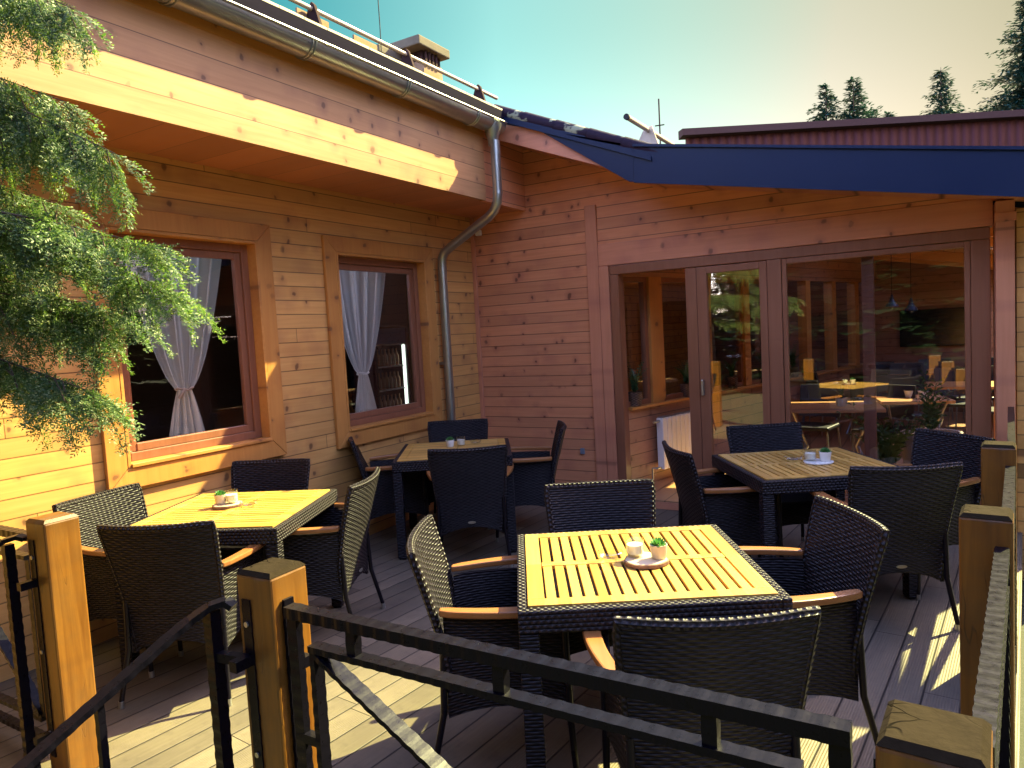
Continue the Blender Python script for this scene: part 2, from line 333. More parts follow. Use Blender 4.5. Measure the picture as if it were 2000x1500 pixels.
# ------------------------------------------------------------------ mesh helpers
class MB:
    def __init__(s): s.v = []; s.f = []; s.uv = []
    def add(s, vs, fs, uvs=None):
        n = len(s.v); s.v += [tuple(v) for v in vs]
        for i, f in enumerate(fs): s.f.append(tuple(n+k for k in f)); s.uv.append(uvs[i] if uvs else None)
        return s
    def box(s, x0, x1, y0, y1, z0, z1):
        return s.add([(x0,y0,z0),(x1,y0,z0),(x1,y1,z0),(x0,y1,z0),(x0,y0,z1),(x1,y0,z1),(x1,y1,z1),(x0,y1,z1)],
                     [(0,3,2,1),(4,5,6,7),(0,1,5,4),(1,2,6,5),(2,3,7,6),(3,0,4,7)])
    def bar(s, p0, p1, w, h, up=(0,0,1), wavy=0.):
        p0, p1 = Vector(p0), Vector(p1); d = (p1-p0); L = d.length; d.normalize()
        sd_ = d.cross(Vector(up)).normalized(); u = sd_.cross(d).normalized()
        n = max(1, int(L/.011)) if wavy else 1; vs = []; fs = []
        for i in range(n+1):
            c = p0 + d*(L*i/n); a = 1 + (wavy*(1 if (i//2) % 2 else -1) if wavy else 0)
            for sx, su in ((-1,-1),(1,-1),(1,1),(-1,1)): vs.append(c + sd_*(sx*w/2*a) + u*(su*h/2*(1+(a-1)*.5)))
        for i in range(n):
            b = 4*i
            for k in range(4): fs.append((b+k, b+(k+1) % 4, b+4+(k+1) % 4, b+4+k))
        fs.append((3,2,1,0)); b = 4*n; fs.append((b,b+1,b+2,b+3))
        return s.add(vs, fs)
    def tube(s, pts, r, n=10, cap=True):
        pts = [Vector(p) for p in pts]; rs = r if isinstance(r, (list, tuple)) else [r]*len(pts); vs = []; fs = []; uvs = []
        ref = Vector((0,0,1)); L = 0; d0 = (pts[1]-pts[0]).normalized()
        if abs(d0.dot(ref)) > .9: ref = Vector((1,0,0))
        Ls = []
        for i, p in enumerate(pts):
            d = (pts[min(i+1, len(pts)-1)]-pts[max(i-1, 0)]).normalized()
            a = d.cross(ref).normalized(); b = a.cross(d).normalized(); ref = b if abs(b.dot(d)) < .9 else ref
            if i: L += (p-pts[i-1]).length
            Ls.append(L)
            for k in range(n):
                t = 2*pi*k/n; vs.append(p + (a*cos(t)+b*sin(t))*rs[i])
        for i in range(len(pts)-1):
            for k in range(n):
                fs.append((i*n+k, i*n+(k+1) % n, (i+1)*n+(k+1) % n, (i+1)*n+k))
                c0, c1 = k/n*2*pi*rs[i], (k+1)/n*2*pi*rs[i]; uvs.append([(Ls[i],c0),(Ls[i],c1),(Ls[i+1],c1),(Ls[i+1],c0)])
        if cap:
            fs.append(tuple(range(n-1,-1,-1))); uvs.append([(0,0)]*n)
            fs.append(tuple((len(pts)-1)*n+k for k in range(n))); uvs.append([(0,0)]*n)
        return s.add(vs, fs, uvs)
    def lathe(s, prof, n=24, c=(0,0,0)):
        vs = []; fs = []; uvs = []
        for r, z in prof:
            for k in range(n): vs.append((c[0]+r*cos(2*pi*k/n), c[1]+r*sin(2*pi*k/n), c[2]+z))
        for i in range(len(prof)-1):
            for k in range(n):
                fs.append((i*n+k, i*n+(k+1) % n, (i+1)*n+(k+1) % n, (i+1)*n+k))
                R_ = max(prof[i][0], .02); uvs.append([(k/n*6.28*R_, i*.03+0),((k+1)/n*6.28*R_, i*.03),((k+1)/n*6.28*R_, prof[i+1][1]-prof[i][1]+i*.03),(k/n*6.28*R_, prof[i+1][1]-prof[i][1]+i*.03)])
        if prof[0][0] > 1e-5: fs.append(tuple(range(n-1,-1,-1))); uvs.append([(0,0)]*n)
        if prof[-1][0] > 1e-5: fs.append(tuple((len(prof)-1)*n+k for k in range(n))); uvs.append([(0,0)]*n)
        return s.add(vs, fs, uvs)
    def prism(s, poly, axis, a, b):
        def P(q, t):
            q = list(q); q.insert(axis, t); return tuple(q)
        n = len(poly); vs = [P(q, a) for q in poly]+[P(q, b) for q in poly]
        fs = [tuple(range(n-1,-1,-1)), tuple(range(n, 2*n))]+[(k, (k+1) % n, n+(k+1) % n, n+k) for k in range(n)]
        return s.add(vs, fs)
    def slab(s, fn, nu, nv, th, axis=1, uvs=(1, 1)):
        """thick curved panel: fn(u,v)->point, th thickness along axis"""
        vs = []; o = Vector((0,0,0)); o[axis] = th/2
        for sgn in (-1, 1):
            for j in range(nv+1):
                for i in range(nu+1): vs.append(Vector(fn(i/nu, j/nv))+o*sgn)
        N = (nu+1)*(nv+1); fs = []; uu = []
        def q(i, j): return (i/nu*uvs[0], j/nv*uvs[1])
        for j in range(nv):
            for i in range(nu):
                a, b, c, d = j*(nu+1)+i, j*(nu+1)+i+1, (j+1)*(nu+1)+i+1, (j+1)*(nu+1)+i
                Q = [q(i,j), q(i+1,j), q(i+1,j+1), q(i,j+1)]
                fs.append((a,b,c,d)); uu.append(Q); fs.append((N+d,N+c,N+b,N+a)); uu.append(Q[::-1])
        rim = [i for i in range(nu)]+[(j*(nu+1)+nu) for j in range(nv)]+[(nv*(nu+1)+i) for i in range(nu, 0, -1)]+[(j*(nu+1)) for j in range(nv, 0, -1)]
        for k in range(len(rim)):
            a, b = rim[k], rim[(k+1) % len(rim)]; fs.append((b, a, N+a, N+b)); uu.append([(k*.02,0),(k*.02+.02,0),(k*.02+.02,.02),(k*.02,.02)])
        return s.add(vs, fs, uu)
    def sheet(s, fn, nu, nv):
        vs = [fn(i/nu, j/nv) for j in range(nv+1) for i in range(nu+1)]
        return s.add(vs, [(j*(nu+1)+i, j*(nu+1)+i+1, (j+1)*(nu+1)+i+1, (j+1)*(nu+1)+i) for j in range(nv) for i in range(nu)])
    def build(s, name, mat, parent=None, smooth=False, bevel=0., loc=None):
        me = bpy.data.meshes.new(name); me.from_pydata(s.v, [], s.f)
        uvl = me.uv_layers.new(name='UVMap'); data = np.zeros(len(me.loops)*2, np.float32); k = 0
        V = s.v
        for f, uv in zip(s.f, s.uv):
            if uv is None:
                a, b, c = Vector(V[f[0]]), Vector(V[f[1]]), Vector(V[f[2]]); nrm = (b-a).cross(c-b); ax = max(range(3), key=lambda i: abs(nrm[i]))
                i0, i1 = [(1,2),(0,2),(0,1)][ax]; uv = [(V[q][i0], V[q][i1]) for q in f]
            for p in uv: data[k] = p[0]; data[k+1] = p[1]; k += 2
        uvl.data.foreach_set('uv', data)
        if smooth: me.polygons.foreach_set('use_smooth', [True]*len(me.polygons))
        mats = mat if isinstance(mat, list) else [mat]
        for mm in mats: me.materials.append(mm)
        o = bpy.data.objects.new(name, me); col.objects.link(o)
        if parent: o.parent = parent
        if loc: o.location = loc
        if smooth:
            md = o.modifiers.new('ang', 'EDGE_SPLIT'); md.split_angle = rad(40)
        if bevel:
            md = o.modifiers.new('bev', 'BEVEL'); md.width = bevel; md.segments = 2; md.limit_method = 'ANGLE'; md.angle_limit = rad(35)
        return o
def thing(name, label, cat, loc=(0,0,0), rz=0., group=None):
    o = bpy.data.objects.new(name, None); col.objects.link(o); o.location = loc; o.rotation_euler = (0,0,rz)
    o.empty_display_size = .1; o['label'] = label; o['category'] = cat
    if group: o['group'] = group
    return o
def tag(o, label, cat, group=None):
    o['label'] = label; o['category'] = cat
    if group: o['group'] = group
    return o
def struct(o): o['kind'] = 'structure'; return o
def copy_tree(o, parent=None):
    c = o.copy(); col.objects.link(c)
    if parent: c.parent = parent
    for ch in kids[o.name] if o.name in kids else [q for q in o.children]: copy_tree(ch, c)
    return c
kids = {}
def fan_mesh(name, mat, quads, parent=None):
    q = np.asarray(quads, np.float32); n = len(q)
    me = bpy.data.meshes.new(name); me.vertices.add(4*n); me.vertices.foreach_set('co', q.reshape(-1))
    me.loops.add(4*n); me.loops.foreach_set('vertex_index', np.arange(4*n, dtype=np.int32))
    me.polygons.add(n); me.polygons.foreach_set('loop_start', np.arange(0, 4*n, 4, dtype=np.int32))
    me.polygons.foreach_set('loop_total', np.full(n, 4, np.int32)); me.update(calc_edges=True); me.validate()
    me.materials.append(mat); o = bpy.data.objects.new(name, me); col.objects.link(o)
    if parent: o.parent = parent
    return o

# ================================================================== SETTING
g = MB(); g.sheet(lambda u, v: (-400+800*u, -400+800*v, -.36), 4, 4); struct(g.build('ground', M['ground']))
g = MB(); g.prism([(0.0, -5.16), (4.285, -5.16), (4.75, -.0), (0.0, 0.0)], 2, -.12, 0); g.box(0.0, 1.262, -5.18, -5.16, -.33, -.002); g.box(2.50, 4.285, -5.18, -5.16, -.33, -.002)
struct(g.build('deck', M['deck']))
g = MB()
g.box(1.27, 2.5, -5.50, -5.165, -.20, -.14); g.box(1.27, 2.5, -5.84, -5.505, -.34, -.26)
struct(g.build('steps', M['deck']))

# ================================================================== WING A (left building)
A = thing('pine_clad_building', 'orange pine boarded building on the left with two tall curtained windows and a zinc gutter', 'building')
w = MB(); X0, X1 = -.12, 0.
H1 = (-3.93, -2.84, .985, 2.43); H2 = (-2.06, -.88, .93, 2.41)
ys = [-9., H1[0], H1[1], H2[0], H2[1], 0.]
w.box(X0, X1, ys[0], ys[1], -.36, 3.6); w.box(X0, X1, ys[2], ys[3], -.36, 3.6); w.box(X0, X1, ys[4], .0, -.36, 3.6)
for h in (H1, H2): w.box(X0, X1, h[0], h[1], -.36, h[2]); w.box(X0, X1, h[0], h[1], h[3], 3.6)
w.build('wall', M['siding_a'], A)
MB().box(0, .665, -9, -.001, 2.907, 2.93).build('soffit', M['soffit_a'], A)
MB().box(.665, .693, -9, -.775, 2.895, 3.47).build('fascia', M['fascia_a'], A)
MB().box(.64, .664, -9.01, -.60, 2.93, 3.60).box(.62, .668, -.774, -.001, 2.897, 3.60).build('fascia_backing', M['siding_b'], A)
MB().box(.665, .697, -9, -.76, 3.462, 3.56).build('eave_board', M['trim_y'], A)
r = MB()
def rz(x): return 3.705-.4*(x-.8)
for x0_, x1_, y0_, y1_ in ((.80, -.35, -9, -.62), (-2.0, -4.2, -9, -.62), (-.35, -2.0, -9, -5.2), (-.35, -2.0, -.8, -.62)):
    r.prism([(x0_, rz(x0_)-.05), (x0_, rz(x0_)), (x1_, rz(x1_)), (x1_, rz(x1_)-.05)], 1, y0_, y1_)
r.build('roof', M['roof_dark'], A)
MB().prism([(-.35, rz(-.35)-.02), (-.35, rz(-.35)-.012), (-2.0, rz(-2.0)-.012), (-2.0, rz(-2.0)-.02)], 1, -5.2, -.8).build('added_roof_light', M['glassware'], A)  # unseen roof light, added to brighten the curtains from behind
r = MB(); r.prism([(.80, 3.595), (.845, 3.595), (.835, 3.655), (.825, 3.705), (.60, 3.795), (.60, 3.775), (.80, 3.69)], 1, -9, -.615); r.build('roof_edge', M['roof_dark'], A)
r = MB()
for i in range(42):
    y = -9+.2*i
    r.box(.72, .822, y+.004, y+.198, 3.708+.001*(i % 2), 3.724+.001*(i % 3))
r.build('eave_tile_row', M['rooftop_light'], A)
# window builder -----------------------------------------------------
def window_a(h):
    y0, y1, z0, z1 = h; W = MB(); t = .125
    # mitred casing, 3 cm proud
    def quad(p): W.prism(p, 0, .001, .032)
    quad([(y0, z0), (y0-t, z0-t), (y0-t, z1+t), (y0, z1)]); 
    quad([(y1+t, z0-t), (y1, z0), (y1, z1), (y1+t, z1+t)])
    quad([(y0+.001, z1+.001), (y0-t+.001, z1+t+.001), (y1+t-.001, z1+t+.001), (y1-.001, z1+.001)])
    quad([(y0-t+.001, z0-t-.001), (y0+.001, z0-.001), (y1-.001, z0-.001), (y1+t-.001, z0-t-.001)])
    win = W.build('window', M['trim_z'], A, bevel=.004)
    j = MB(); j.box(-.10, .034, y0+.001, y0+.022, z0, z1); j.box(-.10, .034, y1-.022, y1-.001, z0, z1)
    j.box(-.10, .034, y0+.022, y1-.022, z1-.022, z1-.001); j.box(-.10, .045, y0+.022, y1-.022, z0+.001, z0+.024)
    j.build('jamb', M['trim_y'], win, bevel=.003)
    a0, a1, b0, b1 = y0+.022, y1-.022, z0+.024, z1-.022
    f = MB()
    for (u, xx) in ((.055, (-.115, -.055)),):
        f.box(xx[0], xx[1], a0, a0+u, b0, b1); f.box(xx[0], xx[1], a1-u, a1, b0, b1)
        f.box(xx[0], xx[1], a0+u, a1-u, b1-u, b1); f.box(xx[0], xx[1], a0+u, a1-u, b0, b0+u)
    u2 = .05; c0, c1, d0, d1 = a0+.056, a1-.056, b0+.056, b1-.056
    f.box(-.11, -.072, c0, c0+u2, d0, d1); f.box(-.11, -.072, c1-u2, c1, d0, d1); f.box(-.11, -.072, c0+u2, c1-u2, d1-u2, d1); f.box(-.11, -.066, c0+u2, c1-u2, d0, d0+u2)
    f.build('frame', M['frame'], win, bevel=.004)
    MB().box(-.094, -.090, c0+u2, c1-u2, d0+u2, d1-u2).build('pane', M['pane_a'], win)
    return win
window_a(H1); window_a(H2)
# gutter, brackets and downpipe
def half_round(r0, r1, n=16):
    o = [(-cos(pi*k/n)*r1, -sin(pi*k/n)*r1) for k in range(n+1)]; i = [(-cos(pi*k/n)*r0, -sin(pi*k/n)*r0) for k in range(n, -1, -1)]
    return o, i
gx, gz, gr = .790, 3.575, .092
gm = MB(); n = 16; o1, i1 = half_round(gr-.003, gr, n)
vs = []
for y in (-9., -.66):
    for p in o1: vs.append((gx+p[0], y, gz+p[1]))
    for p in i1[::-1]: vs.append((gx+p[0], y, gz+p[1]))
N = 2*(n+1); fs = []
for k in range(n): fs.append((k, k+1, N+k+1, N+k)); fs.append((n+1+k+1, n+1+k, N+n+1+k, N+n+1+k+1))
for b in (0, N):
    for k in range(n): fs.append((b+k, b+n+1+k, b+n+1+k+1, b+k+1))
gm.add(vs, fs); gm.prism([(gx-gr*cos(pi*k/n), gz-gr*sin(pi*k/n)) for k in range(n+1)], 1, -.662, -.657)
gut = gm.build('gutter', M['zinc'], A, smooth=True)
MB().tube([(gx+gr, -9, gz+.004), (gx+gr, -.655, gz+.004)], .0105, 10).build('gutter_lip', M['zinc'], gut, smooth=True)
for y in (-4.85, -3.93, -3.0, -2.06, -1.12):
    b = MB()
    for dy in (0, .028):
        b.tube([(gx-(gr+.004)*cos(pi*k/14), y+dy, gz-(gr+.004)*sin(pi*k/14)) for k in range(15)], .0055, 6)
    b.build('gutter_joint', M['zinc'], gut, smooth=True)
dp = MB()
px_, py_ = .835, -.80
dp.lathe([(.086, 3.55), (.078, 3.50), (.060, 3.45), (.045, 3.40), (.043, 3.36)], 20, (px_-.02, py_, 0))
dp.build('outlet_funnel', M['zinc'], A, smooth=True)
pts = [(px_, py_, 3.40), (px_, py_, 2.93), (px_-.01, py_, 2.86), (px_-.05, py_+.005, 2.79), (px_-.12, py_+.01, 2.74)]
pts += [(.20, -.69, 2.53), (.12, -.68, 2.49), (.085, -.68, 2.43), (.08, -.68, 2.36), (.08, -.68, .05)]
DP = MB().tube(pts, .043, 18).build('downpipe', M['zinc'], A, smooth=True)
for z in (2.93, 3.28): MB().tube([(px_, py_, z), (px_, py_, z+.03)], .0455, 18).build('pipe_collar', M['zinc'], DP, smooth=True)
for z in (2.32, 1.87, .95): MB().tube([(.08, -.68, z), (.08, -.68, z+.03)], .0455, 18).build('pipe_collar', M['zinc'], DP, smooth=True)
MB().box(.0, .09, -.73, -.63, 1.40, 1.425).build('pipe_clamp', M['zinc'], DP)
MB().box(.07, .13, .0-.05, -.001, 2.71, 2.77).build('eave_sensor', M['white_paint'], A, bevel=.01)
# snow guard
sg = MB().tube([(.5, -9, 4.00), (.5, -.17, 4.00)], .017, 10).build('snow_guard_rail', M['pipe_cream'], A, smooth=True)
for y in (-6.4, -5.0, -3.75, -2.60, -1.57, -.50):
    b = MB(); b.prism([(.40, 3.84), (.44, 3.84), (.465, 3.90), (.50, 3.91), (.53, 3.87), (.55, 3.80), (.60, 3.79), (.53, 4.02), (.505, 4.045), (.475, 4.02)], 1, y-.012, y+.012)
    b.box(.40, .64, y-.03, y+.03, 3.83, 3.838); b.build('guard_bracket', M['bracket'], sg)
for y0, y1 in ((-3.35, -3.02), (-2.70, -2.40), (-2.14, -1.88), (-1.28, -1.06)):
    MB().box(.44, .455, y0, y1, 3.84, 3.99).build('guard_board', M['render_beige'], A)
# interior of wing A
R_ = MB(); R_.box(-4.2, -4.1, -8.9, 3, 0, 3); R_.box(-4.1, -.12, -8.95, -8.9, 0, 3); R_.box(-4.1, -.12, 2.9, 3, 0, 3); R_.box(-4.1, -2.0, -8.9, 2.9, 2.8, 2.9); R_.box(-2.0, -.125, -8.9, -5.2, 2.8, 2.9); R_.box(-2.0, -.125, -.8, 2.9, 2.8, 2.9); R_.box(-.32, -.125, -5.2, -.8, 2.8, 2.9); R_.box(-4.1, -.125, -8.9, 2.9, .02, .08); R_.box(-.22, -.125, .12, 2.9, .1, 2.8)  # ceiling left open below the added roof light
R_.build('indoor_shell', M['dark_room'], A)
ch = thing('chimney', 'beige chimney stack with a thick weathered stone cap on the left roof', 'chimney', (-.5, 0, 4.1))
MB().box(-.20, .20, -.26, .06, -.1, .44).build('stack', M['render_beige'], ch)
MB().box(-.26, .26, -.40, .14, .545, .64).build('cap', M['stone'], ch, bevel=.012)
MB().box(-.30, -.05, -.66, -.28, .46, .54).build('cap_slab', M['stone'], ch, bevel=.012)
for k in range(4): MB().box(.202, .212, -.24+k*.06, -.21+k*.06, .38, .54).build('vent_slat', M['bracket'], ch)
for k in (-.25, .03): MB().box(-.18, .18, k, k+.03, .442, .543).build('cap_support', M['bracket'], ch)
tag(MB().tube([(-.5, -.69, 4.15), (-.5, -.68, 4.8), (-.49, -.70, 5.6)], .005, 6).build('antenna_wire', M['chair_metal']), 'thin dark aerial wire rising above the left roof', 'antenna')

# ================================================================== WING B (glazed hall)
B = thing('glazed_hall', 'timber restaurant hall straight ahead with sliding glass doors and dark blue roof edge', 'building')
YO = -.60
b = MB()
b.prism([(0.001, 0), (1.32, 0), (1.32, 3.27), (.816, 3.475), (.001, 3.79)], 1, 0, .12)
b.prism([(1.44, 0), (1.52, 0), (1.52, 3.19), (1.32, 3.27), (1.32, 2.85), (1.44, 2.85)], 1, 0, .12)
b.prism([(1.52, 2.47), (4.85, 2.47), (4.85, 2.50), (2.02, 2.99), (1.52, 3.19)], 1, 0, .12)
b.build('wall', M['siding_b'], B)
MB().box(1.32, 1.44, -.022, .10, 0, 2.85).build('corner_post', M['trim_zb'], B, bevel=.005)
MB().box(.0, .04, -.035, -.001, 0, 2.9).build('corner_strip', M['trim_zb'], B, bevel=.004)
MB().box(1.44, 4.58, -.012, .12, 2.262, 2.468).build('lintel', M['trim_x'], B, bevel=.005)
MB().box(1.445, 1.545, -.03, .12, 0, 2.258).build('door_casing', M['trim_zb'], B, bevel=.005)
# frame, door leaves
fr = MB(); fr.box(1.55, 1.635, -.012, .13, .085, 2.17); fr.box(1.55, 4.562, -.012, .13, 2.172, 2.258); fr.box(4.44, 4.562, -.012, .13, .085, 2.17); fr.box(2.985, 3.10, -.012, .13, .085, 2.17)
fr.box(2.275, 2.375, .0, .13, .085, 2.17)
fr.build('door_frame', M['frame'], B, bevel=.005)
lf = MB(); lf.box(2.378, 2.468, -.004, .06, .10, 2.165); lf.box(2.918, 2.982, -.004, .06, .10, 2.165); lf.box(2.468, 2.918, -.004, .06, 2.105, 2.165); lf.box(2.468, 2.918, -.004, .06, .10, .19)
door = lf.build('door_leaf', M['frame'], B, bevel=.004)
MB().box(2.468, 2.918, .026, .031, .19, 2.105).build('pane', M['pane'], door)
MB().box(2.40, 2.42, -.05, -.004, 1.02, 1.16).build('handle', M['steel'], door, bevel=.004)
lf = MB(); lf.box(3.104, 3.14, -.004, .06, .10, 2.168); lf.box(4.40, 4.437, -.004, .06, .10, 2.168); lf.box(3.14, 4.40, -.004, .06, 2.125, 2.168); lf.box(3.14, 4.40, -.004, .06, .10, .17)
lf.box(3.70, 3.79, .062, .12, .10, 2.125)
win = lf.build('fixed_window', M['frame'], B, bevel=.004)
MB().box(3.14, 4.40, .026, .031, .17, 2.125).build('pane', M['pane'], win)
# threshold and indoor floor
MB().box(1.50, 4.62, -.25, -.226, -.0, .068).build('threshold', M['trim_x'], B, bevel=.004)
MB().box(1.50, 4.62, -.25, 0.0, .07, .082).box(.6, 5.1, 0.0, 6.5, .07, .082).build('indoor_floor', M['floor_in'], B)
# pillar on the right
MB().box(4.585, 4.70, -.14, .12, 0, 2.42).build('pillar', M['trim_zb'], B, bevel=.006)
MB().box(4.58, 4.71, -.15, -.141, 2.27, 2.335).build('pillar_band', M['trim_x'], B, bevel=.003)
MB().box(4.715, 5.1, -.06, .12, -.36, 2.36).build('end_panel', M['siding_a'], B)
# roof
def zl(x): return 3.182-.187*(x-2.054)
def zu(x): return 3.764-.42*(x-.782)
r = MB(); r.prism([(.3, zu(.3)-.03), (.3, zu(.3)), (2.26, zu(2.26)), (2.26, zu(2.26)-.03)], 1, YO+.02, 9.)
for xa, xb, ya, yb_ in ((2.05, 3.2, YO+.02, 9.), (4.9, 5.25, YO+.02, 9.), (3.2, 4.9, YO+.02, 2.9), (3.2, 4.9, 4.0, 9.)):  # unseen roof opening, added to let sun into the hall
    r.prism([(xa, zl(xa)-.05), (xa, zl(xa)-.012), (xb, zl(xb)-.012), (xb, zl(xb)-.05)], 1, ya, yb_)
r.build('roof', M['roof_dark'], B)
v = MB()
for k in range(5):
    xa, xb = .70+k*.315, .70+(k+1)*.315-.006
    v.tube([(xa, YO+.045, zu(xa)-.055), (xb, YO+.045, zu(xb)-.055)], [.064, .058], 14)
v.build('verge_tiles', M['verge'], B, smooth=True)
bl = MB(); bl.prism([(.80, 3.60), (1.17, 3.475), (2.017, 2.885), (2.06, 2.877), (2.06, 3.165), (2.20, 3.135), (2.20, 3.10), (.80, 3.67)], 1, YO-.012, YO+.012)
bl.prism([(.72, zu(.72)-.14), (.72, zu(.72)-.105), (2.22, zu(2.22)-.105), (2.22, zu(2.22)-.14)], 1, YO-.03, YO-.013)
bl.build('verge_flashing', M['blue_metal'], B)
zb = lambda x: 2.885-.188*(x-2.017)
bl = MB(); bl.prism([(2.062, zb(2.062)), (5.27, zb(5.27)), (5.27, zl(5.27)), (2.062, zl(2.062))], 1, YO-.012, YO+.012)
bl.prism([(2.065, zb(2.062)-.002), (5.272, zb(5.27)-.002), (5.272, zl(5.27)-.155), (2.065, zl(2.062)-.155)], 1, YO-.022, YO-.013)
bl.prism([(2.065, zb(2.062)-.012), (5.272, zb(5.27)-.012), (5.272, zb(5.27)+.012), (2.065, zb(2.062)+.012)], 1, YO-.032, YO-.023)
bl.prism([(2.065, zl(2.062)-.018), (5.272, zl(5.27)-.018), (5.272, zl(5.27)+.004), (2.065, zl(2.062)+.004)], 1, YO-.03, YO-.013)
bl.build('roof_fascia', M['blue_metal'], B)
zr = lambda x: 3.438-.403*(x-.816)
MB().prism([(.70, zr(.70)), (2.03, zr(2.03)), (2.03, zr(2.03)+.20), (.70, zr(.70)+.20)], 1, YO+.02, YO+.045).build('rake_board', M['trim_x'], B)
so = MB(); so.prism([(.69, zr(.69)+.012), (2.02, zr(2.02)+.012), (2.02, zr(2.02)+.03), (.69, zr(.69)+.03)], 1, YO+.046, -.001)
so.prism([(2.02, 2.925), (5.2, 2.925-.188*3.18), (5.2, 2.945-.188*3.18), (2.02, 2.945)], 1, YO+.02, -.001)
so.build('soffit', M['siding_b'], B)
# indoor side wall with windows (slightly angled)
P0 = Vector((1.64, .13, 0)); dv = Vector((.269, .963, 0)).normalized(); nv = Vector((-dv.y, dv.x, 0)).normalized()
def along(s0, s1, z0, z1, t0, t1, m=None):
    a = MB() if m is None else m
    q = [P0+dv*s0+nv*t0, P0+dv*s1+nv*t0, P0+dv*s1+nv*t1, P0+dv*s0+nv*t1]
    a.add([(p.x, p.y, z0) for p in q]+[(p.x, p.y, z1) for p in q], [(0,3,2,1),(4,5,6,7),(0,1,5,4),(1,2,6,5),(2,3,7,6),(3,0,4,7)]); return a
lw = along(-.02, 6.6, .082, .86, 0, .12); along(-.02, 6.6, 2.16, 3.0, 0, .12, lw)
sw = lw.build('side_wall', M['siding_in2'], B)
along(-.02, 6.6, .86, .885, -.05, .13).build('window_sill', M['trim_y'], sw)
along(.40, .62, .885, 2.16, .0, .12).build('window_post', M['trim_z'], sw)
for s in (1.42, 2.30, 3.15, 4.0, 4.85, 5.7): along(s, s+.14, .885, 2.16, 0, .12).build('window_post', M['trim_z'], sw)
fp = MB()
for a_, b_ in ((-.02, .40), (.62, 1.42), (1.56, 2.30), (2.44, 3.15)):
    along(a_, a_+.05, .885, 2.16, .03, .09, fp); along(b_-.05, b_, .885, 2.16, .03, .09, fp); along(a_+.05, b_-.05, .885, .935, .03, .09, fp); along(a_+.05, b_-.05, 2.11, 2.16, .03, .09, fp)
fp.build('window_frame', M['frame'], sw)
along(0, 5.8, .89, 2.15, .058, .062).build('pane', M['pane_a'], sw)
MB().box(.30, .42, .13, 9.5, .0, 3.0).build('outer_wall', M['siding_a'], B)
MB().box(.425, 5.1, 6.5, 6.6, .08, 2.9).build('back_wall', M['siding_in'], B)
cz = lambda x: 2.90-.188*(x-2.017)
cm = MB()
for xa, xb, ya, yb_ in ((.5, 3.2, .121, 6.5), (4.9, 5.2, .121, 6.5), (3.2, 4.9, .121, 2.9), (3.2, 4.9, 4.0, 6.5)):  # ceiling gap under the added roof opening
    cm.prism([(xa, cz(xa)-.02), (xb, cz(xb)-.02), (xb, cz(xb)), (xa, cz(xa))], 1, ya, yb_)
cm.build('ceiling', M['ceiling_in'], B)
for y in (.9, 1.9, 4.9, 5.9):
    MB().prism([(.9, cz(.9)-.15), (5.0, cz(5.0)-.15), (5.0, cz(5.0)-.025), (.9, cz(.9)-.025)], 1, y, y+.09).build('ceiling_beam', M['beam'], B)
rw = MB(); rw.box(5.0, 5.1, .12, 6.5, .08, .75); rw.box(5.0, 5.1, .12, 6.5, 2.05, 2.40)
for y in (.12, 1.5, 2.9, 4.3, 5.7): rw.box(5.0, 5.1, y, y+.12, .75, 2.05)
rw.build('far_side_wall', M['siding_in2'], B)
cs = MB().box(1.155, 1.20, -.02, -.001, .43, .49).build('wall_socket', M['socket'], B, bevel=.004)
# guard rail on hall roof
rl = MB().tube([(2.0, -.55, 3.43), (2.0, 3.2, 3.45)], .022, 10).build('snow_guard_rail', M['pipe_cream'], B, smooth=True)
MB().tube([(2.0, -.575, 3.43), (2.0, -.55, 3.43)], .026, 10).build('rail_end_cap', M['chair_metal'], rl)
for y in (-.05, 1.2): MB().prism([(1.88, zu(1.88)), (2.12, zu(2.12)), (2.04, 3.46), (1.97, 3.46)], 1, y, y+.015).build('guard_bracket', M['pipe_cream'], rl)
an = MB().tube([(0.4, 5.1, 3.7), (.4, 5.1, 5.33)], .012, 6); an.tube([(.34, 5.05, 4.90), (.46, 5.15, 4.92)], .01, 6)
tag(an.build('roof_antenna', M['bracket']), 'thin dark antenna mast on the middle roof beyond the pale rail', 'antenna')

# red corrugated building far behind
rb = thing('red_roofed_building', 'long building with a dark red corrugated upper wall far behind the hall roof', 'building', (-2.35, 15.9, 0), math.atan2(.511, .858))
MB().box(0, 24, 0, .15, 0, 7.42).build('wall', M['corrugated'], rb)
MB().prism([(-.35, 7.42), (.2, 7.42), (.2, 7.68), (-.35, 7.62)], 0, -.2, 24.2).build('roof', M['bracket'], rb)

